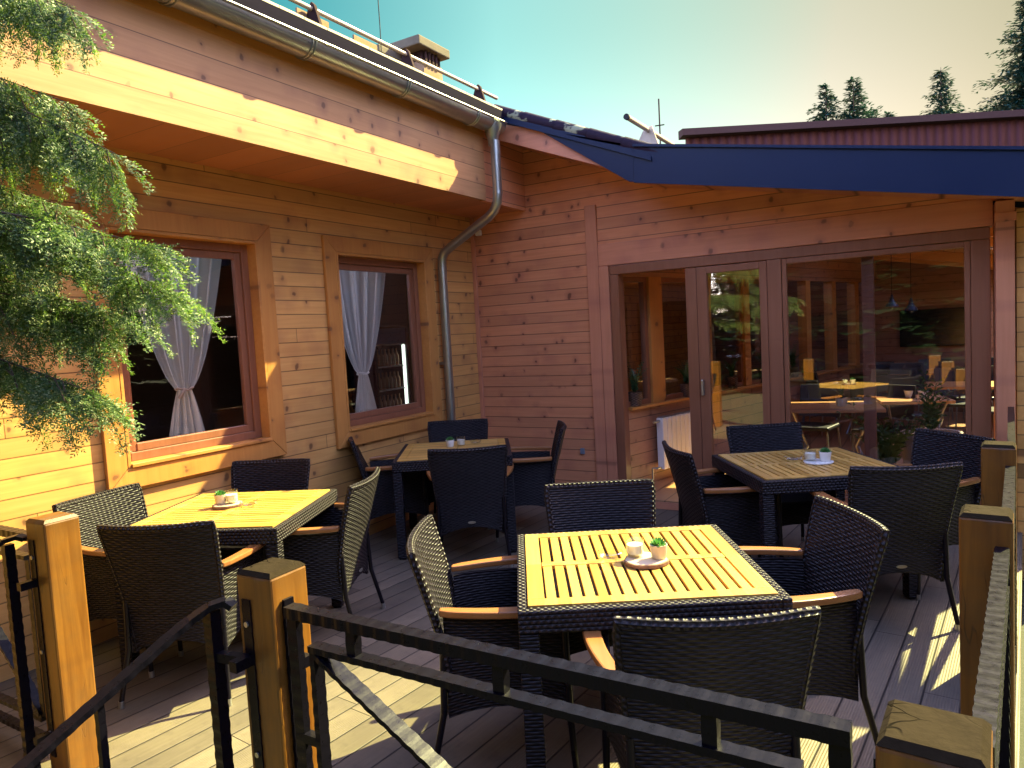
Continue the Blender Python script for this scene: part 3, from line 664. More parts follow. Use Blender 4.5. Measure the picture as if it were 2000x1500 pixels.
# ================================================================== TERRACE FURNITURE
def hw(z): # half width of the back
    return .205+.062*max(0, min(1, (z-.22)/.62))**.8
def yb(z): # lean of the back
    return -.205-.02*max(0, (.5-z))*0 - .105*max(0, (z-.42)/.46)**1.25
def make_chair():
    t = thing('wicker_armchair', 'x', 'chair')
    def back(u, v):
        z = .245+.635*v; x = (2*u-1)*hw(z); bow = (1-(2*u-1)**2)
        zz = z - (.007*bow if v > .5 else 0)*((v-.5)*2) + (.05*bow*(1-v*5) if v < .2 else 0)
        return (x, yb(z)-.035*bow*min(1, .3+v), zz)
    MB().slab(back, 20, 24, .026, 1, (.50, .65)).build('backrest', M['wicker'], t, smooth=True)
    e = MB(); edge = [back(0, v/16) for v in range(17)]+[back(u/12, 1) for u in range(1, 13)]+[back(1, 1-v/16) for v in range(1, 17)]
    e.tube(edge, .0165, 8); e.build('braided_rim', M['braid'], t, smooth=True)
    def side(s):
        def f(u, v):
            y = -.215+.455*u; arch = .045*(1-(2*u-1)**2)
            z = (.235+arch)*(1-v)+.632*v
            x = (.222+.03*sin(pi*min(1, u*1.1))**.7*v+.025*u*1)*s
            return (x, y, z)
        return f
    for s in (-1, 1):
        MB().slab(side(s), 14, 12, .022, 0, (.46, .40)).build('side_panel', M['wicker'], t, smooth=True)
        # armrest: curved plank
        n = 14; vs = []; fs = []
        for i in range(n+1):
            u = i/n; y = -.225+.52*u; xc = (.240+.062*sin(pi*min(1, u*.78+.02))**.9)*s; wd = .030*(.75+.4*u) * (1 if i not in (0, n) else .72); z = .640+.012*u
            vs += [(xc-wd, y, z), (xc+wd, y, z), (xc+wd, y, z+.026), (xc-wd, y, z+.026)]
        for i in range(n):
            b0 = 4*i
            for k in range(4): fs.append((b0+k, b0+(k+1) % 4, b0+4+(k+1) % 4, b0+4+k))
        fs += [(3,2,1,0), (4*n, 4*n+1, 4*n+2, 4*n+3)]
        MB().add(vs, fs).build('armrest', M['arm'], t, bevel=.006)
        # legs
        lg = MB().tube([(.235*s, -.222, .50), (.238*s, -.232, .26), (.262*s, -.285, .03)], [.013, .013, .012], 10).build('leg', M['chair_metal'], t, smooth=True)
        MB().tube([(.262*s, -.285, .032), (.2635*s, -.288, .0)], .0135, 10).build('foot_cap', M['steel'], lg, smooth=True)
        lg = MB().tube([(.258*s, .235, .62), (.258*s, .24, .26), (.262*s, .252, .03)], [.014, .014, .012], 10).build('leg', M['chair_metal'], t, smooth=True)
        MB().tube([(.262*s, .252, .032), (.262*s, .253, .0)], .0135, 10).build('foot_cap', M['steel'], lg, smooth=True)
    MB().slab(lambda u, v: ((2*u-1)*.235, -.20+.45*v, .425+.012*v-.012*sin(pi*u)), 12, 12, .03, 2, (.47, .45)).build('seat', M['wicker'], t, smooth=True)
    MB().slab(lambda u, v: ((2*u-1)*.25, .245, (.25+.04*(1-(2*u-1)**2))*(1-v)+.435*v), 14, 8, .02, 1, (.5, .19)).build('front_apron', M['wicker'], t, smooth=True)
    bd = MB(); bd.add([(.028*cos(2*pi*k/20)*(1), -.252, .335+.009*sin(2*pi*k/20)) for k in range(20)]+[(.028*cos(2*pi*k/20), -.247, .335+.009*sin(2*pi*k/20)) for k in range(20)],
        [tuple(range(20)), tuple(range(39, 19, -1))]+[(k, 20+k, 20+(k+1) % 20, (k+1) % 20) for k in range(20)])
    bd.build('badge', M['steel'], t)
    return t
def make_table():
    t = thing('patio_table', 'x', 'table'); S = .455; fw = .034
    fr = MB()
    for a_ in range(4):
        def P(x, y):
            for _ in range(a_): x, y = -y, x
            return x, y
        def bx(x0, x1, y0, y1, z0, z1):
            (a0, b0), (a1, b1) = P(x0, y0), P(x1, y1); fr.box(min(a0, a1), max(a0, a1), min(b0, b1), max(b0, b1), z0, z1)
        bx(-S+.0005, S-fw, -S, -S+fw, .672, .752)
    fr.build('frame', M['braid'], t, bevel=.006)
    for sx in (-1, 1):
        for sy in (-1, 1):
            x0, x1 = sorted((sx*S, sx*(S-.07))); y0, y1 = sorted((sy*S, sy*(S-.07)))
            MB().box(x0+.001, x1-.001, y0+.001, y1-.001, .012, .671).box(x0+.008, x1-.008, y0+.008, y1-.008, 0, .012).build('leg', M['wicker'], t, bevel=.006)
    tp = MB(); i = S-fw-.002; bw = .058; zt = .757
    tp.box(-i, i, -i, -i+bw, .73, zt).box(-i, i, i-bw, i, .73, zt).box(-i, -i+bw, -i+bw+.001, i-bw-.001, .73, zt).box(i-bw, i, -i+bw+.001, i-bw-.001, .73, zt)
    tp.box(-i+bw+.003, i-bw-.003, -.022, .022, .73, zt)
    n = 16; wdt = (2*(i-bw)-.004)/n
    for k in range(n):
        x0 = -i+bw+.002+k*wdt
        for y0, y1 in ((-i+bw+.003, -.025), (.025, i-bw-.003)): tp.box(x0+.0058, x0+wdt-.0058, y0, y1, .744, zt-.0015)
    tp.build('tabletop', M['table_slats'], t, bevel=.0015)
    u = MB().box(-i+bw+.002, i-bw-.002, -i+bw+.002, i-bw-.002, .729, .7425); u.build('gap_shade_sheet', M['chair_metal'], t)  # black sheet close under the slats, stands in for shade in the gaps
    return t
def slats_mat():
    t = NT('slatted teak top', .36, 0, .45)
    X = t.sep(t.coord()); row = t.math('FLOOR', t.math('DIVIDE', t.math('ADD', X[0], .361), .0451)); r = t.white(row); hb = t.white(t.math('MULTIPLY_ADD', t.math('GREATER_THAN', X[1], 0.), 5.3, row))
    g = t.noise(t.comb(t.math('MULTIPLY', X[0], 60), t.math('MULTIPLY_ADD', r, 7, t.math('MULTIPLY', X[1], 3.)), 0), 1.3, 4, .6)
    c = t.mix(g, (.48, .245, .042), (.66, .40, .095)); c = t.mix(1., c, t.mix(hb, (.74, .70, .62), (1.2, 1.22, 1.3)), 'MULTIPLY')
    st = t.ramp(t.noise(t.coord(), 6, 4, .6), .5, .75); c = t.mix(t.math('MULTIPLY', st, .25), c, (.4, .18, .05))
    t.set('Base Color', c); t.bump(g, .2, .002); return t.m
M['table_slats'] = slats_mat()

chair0 = make_chair(); table0 = make_table()
used = {'c': False, 't': False}
def inst(proto, key):
    if not used[key]: used[key] = True; return proto
    return copy_tree(proto)
def local(c, a, dx, dy): return c[0]+cos(a)*dx-sin(a)*dy, c[1]+sin(a)*dx+cos(a)*dy
TABLES = {   # centre, yaw of the chairs' square, slats turned?
 'front': ((3.173, -3.779), rad(30.4), 0),
 'left': ((.735, -3.745), rad(25.5), 1),
 'middle': ((.83, -1.69), rad(33.0), 1),
 'right': ((3.49, -1.60), rad(33.0), 0)}
TL = {'front': 'sunlit slatted wooden table with wicker rim standing nearest, behind the iron railing',
 'left': 'sunlit slatted wooden table with wicker rim under the big curtained window',
 'middle': 'shaded slatted wooden table in the corner near the downpipe',
 'right': 'shaded slatted wooden table in front of the glass doors with a clear menu holder'}
CH = [ # table, side, dx, dy of back-top mid, jitter deg, label
 ('front', 'n', .09, -.865, 0, 'wicker armchair seen from behind at the near side of the front sunlit table'),
 ('front', 'w', -.83, .07, 0, 'wicker armchair on the left of the front sunlit table, its inner back lit by sun'),
 ('front', 'e', .87, .05, 2, 'wicker armchair on the right of the front sunlit table, beside the cracked post'),
 ('front', 'f', -.03, .82, 0, 'wicker armchair at the far side of the front sunlit table with a glinting top edge'),
 ('left', 'n', .04, -.80, 2, 'wicker armchair seen from behind at the left sunlit table, beside the yellow post'),
 ('left', 'w', -.74, -.10, -14, 'wicker armchair against the yellow boards at the left end of the left sunlit table'),
 ('left', 'f', -.13, .80, 0, 'wicker armchair between the left sunlit table and the big window'),
 ('left', 'e', .74, .12, 0, 'side-on wicker armchair at the right end of the left sunlit table, inner back lit'),
 ('middle', 'n', .13, -.80, 0, 'dark wicker armchair seen from behind at the corner table, silver badge on its back'),
 ('middle', 'w', -.82, .12, 6, 'dark wicker armchair side-on under the small curtained window'),
 ('middle', 'f', .0, .82, -2, 'dark wicker armchair in the corner in front of the downpipe'),
 ('middle', 'e', .88, .10, -4, 'dark wicker armchair side-on before the orange wall with the grey socket'),
 ('right', 'n', .13, -.86, -6, 'dark wicker armchair seen from behind at the near side of the glass door table'),
 ('right', 'w', -.80, .06, 2, 'dark wicker armchair side-on at the door opening, left end of the glass door table'),
 ('right', 'f', .05, .78, -1, 'dark wicker armchair behind the glass door table, its back to the glass'),
 ('right', 'e', .92, -.06, 14, 'dark wicker armchair at the right end of the glass door table, beside the pillar'),
]
for k, (c, a, turned) in TABLES.items():
    t = inst(table0, 't'); t.location = (c[0], c[1], 0); t.rotation_euler = (0, 0, a+(pi/2 if turned else 0))
    t['label'] = TL[k]; t['group'] = 'slatted patio tables on the deck'
for tn, side, dx, dy, jit, lab in CH:
    c, a, _ = TABLES[tn]; x, y = local(c, a, dx, dy)
    ang = a + {'n': 0, 'e': pi/2, 'f': pi, 'w': -pi/2}[side] + rad(jit)
    o = inst(chair0, 'c'); fx, fy = -sin(ang), cos(ang)
    o.location = (x+fx*.305, y+fy*.305, 0); o.rotation_euler = (0, 0, ang)
    o['label'] = lab; o['group'] = 'wicker armchairs round the patio tables'

# ------------------------------------------------------------------ things on the tables
ZT = .758
def succulent(tn, dx, dy, z, label, r=.036, potm='pot', n=16):
    c, a, _ = TABLES[tn]; x, y = local(c, a, dx, dy)
    t = thing('potted_succulent', label, 'plant', (x, y, z), random.random()*6, 'little pots on the tables')
    MB().lathe([(r*.74, 0), (r*.82, .004), (r, r*1.5), (r*1.0, r*1.62), (r*.9, r*1.62), (r*.85, r*1.35), (0, r*1.35)], 24).build('pot', M[potm], t, smooth=True)
    q = []
    for k in range(n*2):
        az = 2.4*k; el = rad(8+70*((k % n)/n)); L = r*(1.15-.35*(k % n)/n); d = Vector((cos(az)*cos(el), sin(az)*cos(el), sin(el))); s_ = Vector((-sin(az), cos(az), 0)); b = Vector((0, 0, r*1.45))+d*r*.15
        w_ = L*.26; up = d.cross(s_)*-1*L*.12
        q += [[b, b+d*L*.55+s_*w_+up, b+d*L, b+d*L*.55+up*2.2], [b, b+d*L*.55+up*2.2, b+d*L, b+d*L*.55-s_*w_+up]]
    fan_mesh('leaves', M['succulent'], [[tuple(p) for p in f] for f in q], t); return t
def candle(tn, dx, dy, z, label, r=.034, h=.062):
    c, a, _ = TABLES[tn]; x, y = local(c, a, dx, dy)
    t = thing('candle_glass', label, 'candle', (x, y, z), 0, 'candle glasses on the tables')
    MB().lathe([(r*.85, 0), (r, .01), (r, h), (r-.0025, h), (r-.0025, .012), (0, .010)], 26).build('glass', M['glassware'], t, smooth=True)
    MB().lathe([(r*.8, .012), (r-.005, .016), (r-.005, h*.68), (0, h*.66)], 24).build('wax', M['wax'], t, smooth=True)
def ashtray(tn, dx, dy, z, label, r=.05):
    c, a, _ = TABLES[tn]; x, y = local(c, a, dx, dy)
    m = MB(); m.lathe([(r*.8, 0), (r, .012), (r*1.05, .032), (r*.95, .034), (r*.78, .014), (0, .010)], 12)
    o = m.build('glass_ashtray', M['glassware'], loc=(x, y, z)); tag(o, label, 'ashtray', 'glass ashtrays on the tables')
def disc(tn, dx, dy, name, label, cat, r=.085, h=.014, rim='bark_slice', top='slice_top'):
    c, a, _ = TABLES[tn]; x, y = local(c, a, dx, dy)
    t = thing(name, label, cat, (x, y, ZT), 0, 'little trays on the tables')
    n = 36; rr = [r*(1+.035*sin(3*2*pi*k/n+1)+.02*sin(7*2*pi*k/n)) for k in range(n)]
    MB().prism([(rr[k]*cos(2*pi*k/n), rr[k]*sin(2*pi*k/n)) for k in range(n)], 2, 0, h).build('rim', M[rim], t, bevel=.002)
    MB().prism([(rr[k]*.93*cos(2*pi*k/n), rr[k]*.93*sin(2*pi*k/n)) for k in range(n)], 2, h-.002, h+.0015).build('top', M[top], t)
disc('front', .045, -.045, 'wood_slice_tray', 'round slice of wood with bark under the candle on the front sunlit table', 'tray')
candle('front', .01, -.01, ZT+.016, 'bright white candle in a glass on the front sunlit table', .036, .07)
succulent('front', .095, -.05, ZT+.016, 'tan pot with a green rosette plant on the front sunlit table', .034)
ashtray('front', -.085, .01, ZT, 'clear glass ashtray left of the candle on the front sunlit table')
disc('left', -.06, .05, 'wood_slice_tray', 'round slice of wood with bark on the left sunlit table', 'tray')
succulent('left', -.10, .045, ZT+.016, 'tan pot with a spiky pale plant on the left sunlit table', .034)
candle('left', -.035, .055, ZT+.016, 'bright white candle glass on the left sunlit table', .036, .075)
ashtray('left', .08, .02, ZT, 'clear glass ashtray on the left sunlit table')
succulent('middle', -.04, .10, ZT, 'cream pot with a tiny plant on the corner table', .036, 'white_ceramic')
candle('middle', .05, .12, ZT, 'candle glass on the corner table in the shade', .036, .075)
ashtray('middle', .17, .18, ZT, 'clear glass ashtray on the corner table in the shade')
disc('right', .06, -.05, 'white_saucer', 'white saucer holding a candle on the glass door table', 'saucer', .088, .008, 'white_ceramic', 'white_ceramic')
candle('right', .02, -.03, ZT+.010, 'candle glass on the white saucer of the glass door table', .036, .07)
succulent('right', .10, -.065, ZT+.010, 'white pot with a dark green plant on the glass door table', .036, 'white_ceramic')
ashtray('right', -.06, .04, ZT, 'clear glass ashtray on the glass door table', .055)
c, a, _ = TABLES['right']; x, y = local(c, a, .06, .10)
o = MB().box(-.03, .03, -.02, .02, 0, .012).prism([(-.004, .012), (.0, .012), (.012, .15), (.008, .15)], 0, -.03, .03).build('menu_holder', M['glassware'], loc=(x, y, ZT)); o.rotation_euler = (0, 0, a)
tag(o, 'clear upright menu holder on the glass door table', 'menu holder')

# ================================================================== RAILINGS
def post(name, x, y, h, s, label, rz=0., base=0., top='post_top'):
    t = thing(name, label, 'post', (x, y, base), rz, 'timber railing posts')
    MB().box(-s/2, s/2, -s/2, s/2, 0, h-base-.012).build('shaft', M['post'], t, bevel=.007)
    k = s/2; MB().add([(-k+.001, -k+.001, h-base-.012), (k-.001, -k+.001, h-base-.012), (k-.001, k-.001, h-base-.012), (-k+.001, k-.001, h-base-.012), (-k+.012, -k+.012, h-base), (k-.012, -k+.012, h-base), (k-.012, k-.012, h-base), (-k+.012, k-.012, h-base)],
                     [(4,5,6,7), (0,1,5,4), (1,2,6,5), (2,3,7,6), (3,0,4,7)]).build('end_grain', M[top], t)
    return t
post('timber_post', 1.198, -4.925, 1.05, .135, 'bright yellow timber post at the left edge of the stair opening', rad(2), -.0, 'post')
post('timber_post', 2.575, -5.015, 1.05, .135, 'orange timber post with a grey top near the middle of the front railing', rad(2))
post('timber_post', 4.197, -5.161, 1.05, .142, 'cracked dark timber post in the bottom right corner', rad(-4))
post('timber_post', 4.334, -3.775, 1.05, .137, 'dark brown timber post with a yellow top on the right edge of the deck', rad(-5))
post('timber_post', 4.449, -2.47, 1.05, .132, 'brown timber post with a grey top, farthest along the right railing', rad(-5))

def strap(mb, x, y, side, z0=.12, z1=.97):
    pass
# front panel
t = thing('railing_panel', 'black hammered iron railing panel with a diagonal brace along the front of the deck', 'railing', (0, 0, 0))
Y = -5.055; XA, XB = 2.700, 4.055; WV = .04
m = MB()
m.bar((XA-.018, Y, .950), (XB+.018, Y, .950), .040, .030, (0,0,1), WV)
m.build('top_rail', M['iron'], t)
m = MB(); m.bar((XA, Y, .934), (XA, Y, .10), .022, .036, (1,0,0), WV); m.bar((XB, Y, .934), (XB, Y, .10), .022, .036, (1,0,0), WV); m.bar((XA, Y, .085), (XB, Y, .085), .036, .022, (0,0,1), WV)
m.build('outer_frame', M['iron'], t)
m = MB(); a0, a1, b0, b1 = XA+.075, XB-.075, .175, .862
m.bar((a0-.012, Y, b1), (a1+.012, Y, b1), .038, .018, (0,0,1), WV); m.bar((a0, Y, b1-.01), (a0, Y, b0), .034, .018, (1,0,0), WV); m.bar((a1, Y, b1-.01), (a1, Y, b0), .034, .018, (1,0,0), WV); m.bar((a0, Y, b0), (a1, Y, b0), .034, .018, (0,0,1), WV)
m.build('inner_frame', M['iron'], t)
MB().bar((a0+.012, Y, b1-.014), (a1-.012, Y, b0+.014), .044, .014, (0,0,1), WV).build('diagonal_brace', M['iron'], t)
MB().bar((a0+.012, Y, b0+.014), ((a0+a1)/2-.02, Y, (b0+b1)/2-.01), .034, .014, (0,0,1), WV).bar(((a0+a1)/2+.02, Y, (b0+b1)/2+.01), (a1-.012, Y, b1-.014), .034, .014, (0,0,1), WV).build('diagonal_brace', M['iron'], t)
for x in (XA+.215, XA+.66, XA+1.13):
    MB().bar((x, Y, .934), (x, Y, .871), .026, .030, (1,0,0), .04).build('spacer', M['iron'], t)
MB().bar((XA+.012, Y, .60), (a0-.012, Y, .60), .026, .026).build('spacer', M['iron'], t); MB().bar((a1+.012, Y, .60), (XB-.012, Y, .60), .026, .026).build('spacer', M['iron'], t)
# post straps and lugs
def straps(name, x, y, dirv, length, label):
    """flat bar screwed to a post face; dirv points away from the post"""
    d = Vector(dirv); q = thing(name, label, 'bracket', (x, y, 0), 0, 'iron mounting straps on the railing posts')
    up = (d.x, d.y, 0)
    MB().bar((0, 0, .97), (0, 0, .97-length), .034, .010, up, WV).build('strap', M['iron'], q)
    for z in (.90, .97-length+.10, .52):
        s_ = MB(); p = Vector((0, 0, z))+d*.006; s_.tube([p, p+d*.004], .008, 10); s_.build('screw', M['steel'], q)
    for z in (.80, .18):
        MB().bar((d.x*.005, d.y*.005, z), (d.x*.062, d.y*.062, z), .030, .030).build('lug', M['iron'], q)
straps('post_strap', 2.651, -5.03, (1,0,0), .88, 'iron strap on the right face of the orange post')
straps('post_strap', 2.545, -5.083, (0,-1,0), .88, 'iron strap on the shaded face of the orange post, beside the stair handrail')
straps('post_strap', 1.172, -4.993, (0,-1,0), .88, 'iron strap on the shaded face of the bright yellow post')
straps('post_strap', 4.118, -5.13, (-1,0,0), .88, 'iron strap on the face of the cracked dark post')
# stair handrail by the orange post
t = thing('stair_handrail', 'black twisted iron handrail running down from the orange post towards the viewer', 'handrail')
hx = 2.42; pts = [(2.475, -5.075, .935), (2.455, -5.085, .952), (2.43, -5.12, .945), (2.41, -5.17, .92)]
sl = .46
for k in range(1, 30): pts.append((2.405-.004*k, -5.17-.05*k, .92-.05*sl*k))
hr = MB()
for k in range(len(pts)-1): hr.bar(pts[k], Vector(pts[k+1])+(Vector(pts[k+1])-Vector(pts[k]))*.03, .040, .016, (0,0,1), .04)
hr.build('handrail', M['iron'], t)
MB().bar((2.43, -5.115, .932), (2.43, -5.115, -.30), .034, .034, (1,0,0), .04).build('end_bar', M['iron'], t)
for k in (5, 8, 11, 14, 18, 22):
    p = pts[k+3]; MB().bar((p[0], p[1], p[2]-.008), (p[0], p[1], -.30), .018, .018, (1,0,0), .04).build('baluster', M['iron'], t)
MB().bar((2.43, -5.115, .80), (2.53, -5.10, .80), .026, .026).build('lug', M['iron'], t)
# left stair handrail
t = thing('stair_handrail', 'black iron handrail and flat upright bars left of the bright yellow post', 'handrail')
pts = [(1.105, -4.985, .965), (1.08, -5.00, .975), (1.05, -5.04, .965)]
for k in range(1, 22): pts.append((1.045-.004*k, -5.04-.05*k, .965-.05*sl*k))
hr = MB()
for k in range(len(pts)-1): hr.bar(pts[k], Vector(pts[k+1])+(Vector(pts[k+1])-Vector(pts[k]))*.03, .040, .016, (0,0,1), .04)
hr.build('handrail', M['iron'], t)
MB().bar((1.06, -5.03, .95), (1.06, -5.03, -.30), .036, .030, (1,0,0), .04).build('end_bar', M['iron'], t)
for k in (6, 10, 14): p = pts[k+2]; MB().bar((p[0], p[1], p[2]-.008), (p[0], p[1], -.30), .018, .018, (1,0,0), .04).build('baluster', M['iron'], t)
# railing from yellow post to the wall
t = thing('railing_panel', 'short black iron railing panel between the bright yellow post and the left building', 'railing')
m = MB(); m.bar((.10, -4.93, .95), (1.09, -4.93, .95), .040, .030, (0,0,1), WV); m.build('top_rail', M['iron'], t)
m = MB(); m.bar((.12, -4.93, .93), (.12, -4.93, .08), .02, .036, (1,0,0), WV); m.bar((1.065, -4.93, .93), (1.065, -4.93, .08), .02, .036, (1,0,0), WV); m.bar((.12, -4.93, .08), (1.065, -4.93, .08), .036, .02, (0,0,1), WV); m.build('outer_frame', M['iron'], t)
m = MB(); m.bar((.2, -4.93, .86), (.99, -4.93, .86), .036, .018, (0,0,1), WV); m.bar((.2, -4.93, .17), (.99, -4.93, .17), .036, .018, (0,0,1), WV); m.bar((.2, -4.93, .85), (.2, -4.93, .18), .02, .034, (1,0,0), WV); m.bar((.99, -4.93, .85), (.99, -4.93, .18), .02, .034, (1,0,0), WV); m.build('inner_frame', M['iron'], t)
MB().bar((.21, -4.93, .84), (.98, -4.93, .19), .040, .014, (0,0,1), WV).build('diagonal_brace', M['iron'], t)
# right side panels
def side_panel(p, q, label):
    t = thing('railing_panel', label, 'railing')
    p, q = Vector(p), Vector(q); d = (q-p).normalized(); P_ = lambda s, z: (p.x+d.x*s, p.y+d.y*s, z); L = (q-p).length
    MB().bar(P_(0, .95), P_(L, .95), .036, .026, (0,0,1), .04).build('top_rail', M['iron'], t)
    m = MB(); m.bar(P_(.012, .935), P_(.012, .10), .036, .02, (d.x, d.y, 0), .04); m.bar(P_(L-.012, .935), P_(L-.012, .10), .036, .02, (d.x, d.y, 0), .04); m.bar(P_(0, .085), P_(L, .085), .034, .02, (0,0,1), .04); m.build('outer_frame', M['iron'], t)
    m = MB(); m.bar(P_(.08, .865), P_(L-.08, .865), .036, .016, (0,0,1), .04); m.bar(P_(.08, .17), P_(L-.08, .17), .036, .016, (0,0,1), .04); m.bar(P_(.08, .856), P_(.08, .18), .034, .016, (d.x, d.y, 0), .04); m.bar(P_(L-.08, .856), P_(L-.08, .18), .034, .016, (d.x, d.y, 0), .04); m.build('inner_frame', M['iron'], t)
    MB().bar(P_(.095, .84), P_(L-.095, .19), .040, .014, (0,0,1), .04).build('diagonal_brace', M['iron'], t)
    for s in (.25, L/2, L-.25): MB().bar(P_(s, .936), P_(s, .874), .026, .026, (d.x, d.y, 0)).build('spacer', M['iron'], t)
side_panel((4.262, -5.02), (4.368, -3.86), 'black iron railing panel between the cracked dark post and the yellow topped post')
side_panel((4.392, -3.68), (4.486, -2.56), 'black iron railing panel between the yellow topped post and the farthest post')
side_panel((4.505, -2.38), (4.66, -.30), 'black iron railing panel between the farthest post and the pillar by the glass')

# ================================================================== CURTAINS, FRIDGE
def curtain(yc, ytop0, ytop1, ztop, ztie, zbot, ybot0, ybot1, label, nf, x=-.24, tie=True):
    def f(u, v):
        z = zbot+(ztop-zbot)*v; k = (ztie-zbot)/(ztop-zbot)
        if v > k: s = ((v-k)/(1-k)); e = s**.62; y0 = yc-.055+(ytop0-yc+.055)*e; y1 = yc+.055+(ytop1-yc-.055)*e
        else: s = 1-v/k; e = s**.8; y0 = yc-.055+(ybot0-yc+.055)*e; y1 = yc+.055+(ybot1-yc-.055)*e
        am = .010+.030*s
        return (x+am*(sin(2*pi*nf*u+2.1*sin(5*u+.7)+.5*sin(4*v))+.45*sin(2*pi*nf*1.73*u+1.9+1.2*sin(3*v)))+.008*sin(17*u), y0+(y1-y0)*(u+.02*sin(2*pi*nf*u*1.0+.5)*s), z)
    t = thing('curtain', label, 'curtain', (0, 0, 0), 0, 'sheer curtains in the left building')
    MB().sheet(f, 150, 60).build('cloth', M['sheer'], t, smooth=True)
    k = MB(); k.tube([(x+.045*cos(a_/10*2*pi), yc+.060*sin(a_/10*2*pi), ztie+.01*sin(a_)) for a_ in range(11)], .009, 8)
    if tie: k.tube([(x+.05, yc-.03, ztie), (x+.07, yc-.06, ztie-.02), (x+.06, yc-.085, ztie-.055)], .010, 8)
    k.build('tie_back', M['curtain_tie'] if tie else M['sheer'], t, smooth=True)
curtain(-3.33, -3.74, -2.93, 2.44, 1.41, .99, -3.50, -3.19, 'sheer white curtain gathered by a brown tie in the big left window', 5.3)
curtain(-1.55, -1.99, -1.14, 2.42, 1.38, .95, -1.69, -1.385, 'sheer white curtain gathered at the middle in the smaller window', 5.6, tie=False)
t = thing('drinks_fridge', 'lit drinks fridge with rows of bottles seen through the smaller window', 'fridge', (-2.0, .70, .1))
b = MB(); b.box(-.25, -.22, -.32, .32, 0, 1.75).box(-.22, .2, -.32, -.29, 0, 1.75).box(-.22, .2, .29, .32, 0, 1.75).box(-.22, .2, -.29, .29, 1.72, 1.75).box(-.22, .2, -.29, .29, 0, .3); b.build('cabinet', M['chair_metal'], t)
MB().box(.16, .2, -.29, .29, 1.52, 1.72).build('sign_panel', simple('blue fridge header', (.05, .12, .25), .3), t)
for z in (.32, .62, .92, 1.22, 1.50): MB().box(-.2, .17, -.285, .285, z, z+.015).build('shelf', M['white_paint'], t)
MB().box(.15, .18, .255, .285, .33, 1.5).build('light_strip', M['fridge_light'], t)
for z in (.336, .636, .936, 1.236):
    for k in range(7):
        bm_ = MB().lathe([(.03, 0), (.032, .02), (.032, .13), (.012, .17), (.012, .22), (0, .22)], 12, (.09, -.24+k*.075, z)); bm_.build('bottle', M['bottle'], t, smooth=True)

# ================================================================== INSIDE THE HALL
t = thing('radiator', 'white panel radiator on the timber side wall inside the open door', 'radiator', (P0.x+dv.x*.72-nv.x*.09, P0.y+dv.y*.72-nv.y*.09, .22), math.atan2(dv.y, dv.x))
r = MB()
for k in range(9): r.box(-.36+k*.08, -.36+k*.08+.072, -.04, .04, .0, .52)
r.build('fins', M['white_paint'], t, bevel=.008)
r = MB()
for k in range(9):
    for j in range(2): r.box(-.355+k*.08, -.355+k*.08+.062, -.03+j*.032, -.005+j*.032, .522, .53)
r.build('top_grille', M['grey_metal'], t)
r = MB().tube([(-.36, 0, .02), (-.42, 0, .02), (-.44, .05, .02), (-.44, .05, -.10)], .011, 8).tube([(-.36, 0, .49), (-.46, 0, .49)], .013, 8); r.build('valve', M['steel'], t)
t = thing('wall_screen', 'large dark switched-off screen on the far indoor wall', 'television', (4.20, 6.46, 1.40))
MB().box(-.47, .47, -.03, .03, -.29, .29).build('bezel', M['chair_metal'], t, bevel=.006); MB().box(-.455, .455, -.034, -.031, -.275, .275).build('display', M['screen'], t)
for x, y, z, lb in ((3.76, 3.5, 1.74, 'left black pendant lamp hanging indoors above the screen'), (3.965, 3.5, 1.68, 'right black pendant lamp hanging indoors above the screen')):
    t = thing('pendant_lamp', lb, 'lamp', (x, y, z), 0, 'pendant lamps indoors')
    MB().tube([(0, 0, .13), (0, 0, cz(x)-z-.01)], .004, 6).build('cord', M['chair_metal'], t)
    MB().lathe([(.075, 0), (.060, .03), (.030, .07), (.016, .12), (.012, .15), (0, .15)], 20).build('lamp_shade', M['chair_in'], t, smooth=True)
    MB().lathe([(0, -.035), (.022, -.02), (.027, 0), (.018, .03), (0, .04)], 14).build('bulb', M['glassware'], t, smooth=True)
def plant(x, y, z, h, label, potr=.08, poth=.14, mat='basket', n=14, cat='plant', lw_=.35):
    t = thing('potted_plant', label, cat, (x, y, z), random.random()*6)
    MB().lathe([(potr*.8, 0), (potr*.85, .01), (potr, poth), (potr*.9, poth), (potr*.85, poth-.02), (0, poth-.02)], 24).build('pot', M[mat], t, smooth=True)
    q = []
    for k in range(n):
        az = 2.399*k; tilt = rad(10+50*random.random()); L = h*(.6+.4*random.random()); prev = Vector((0, 0, poth-.02)); 
        for j in range(9):
            s = (j+1)/9; el = pi/2-tilt*s*1.3; p = prev+Vector((cos(az)*cos(el), sin(az)*cos(el), sin(el)))*L/9
            dd = (p-prev).normalized(); sd_ = Vector((-sin(az), cos(az), 0)); q.append([prev-sd_*.003, prev+sd_*.003, p+sd_*.003, p-sd_*.003])
            for sg_ in (-1, 1):
                ld = (sd_*sg_+dd*.7).normalized(); ll = L*.20*(1-.4*s); nn = dd.cross(sd_)*.2*ll
                q.append([p, p+ld*ll*.5+dd*ll*.22+nn, p+ld*ll, p+ld*ll*.5-dd*ll*.18+nn])
            prev = p
    fan_mesh('foliage', M['houseplant'], [[tuple(v_) for v_ in f] for f in q], t)
plant(P0.x+dv.x*.12+nv.x*.02, P0.y+dv.y*.12+nv.y*.02, .886, .32, 'leafy plant in a woven pot on the indoor sill, nearest the door frame', .075, .14)
plant(P0.x+dv.x*1.05+nv.x*.02, P0.y+dv.y*1.05+nv.y*.02, .886, .30, 'leafy plant in a woven pot on the indoor sill above the radiator', .075, .14)
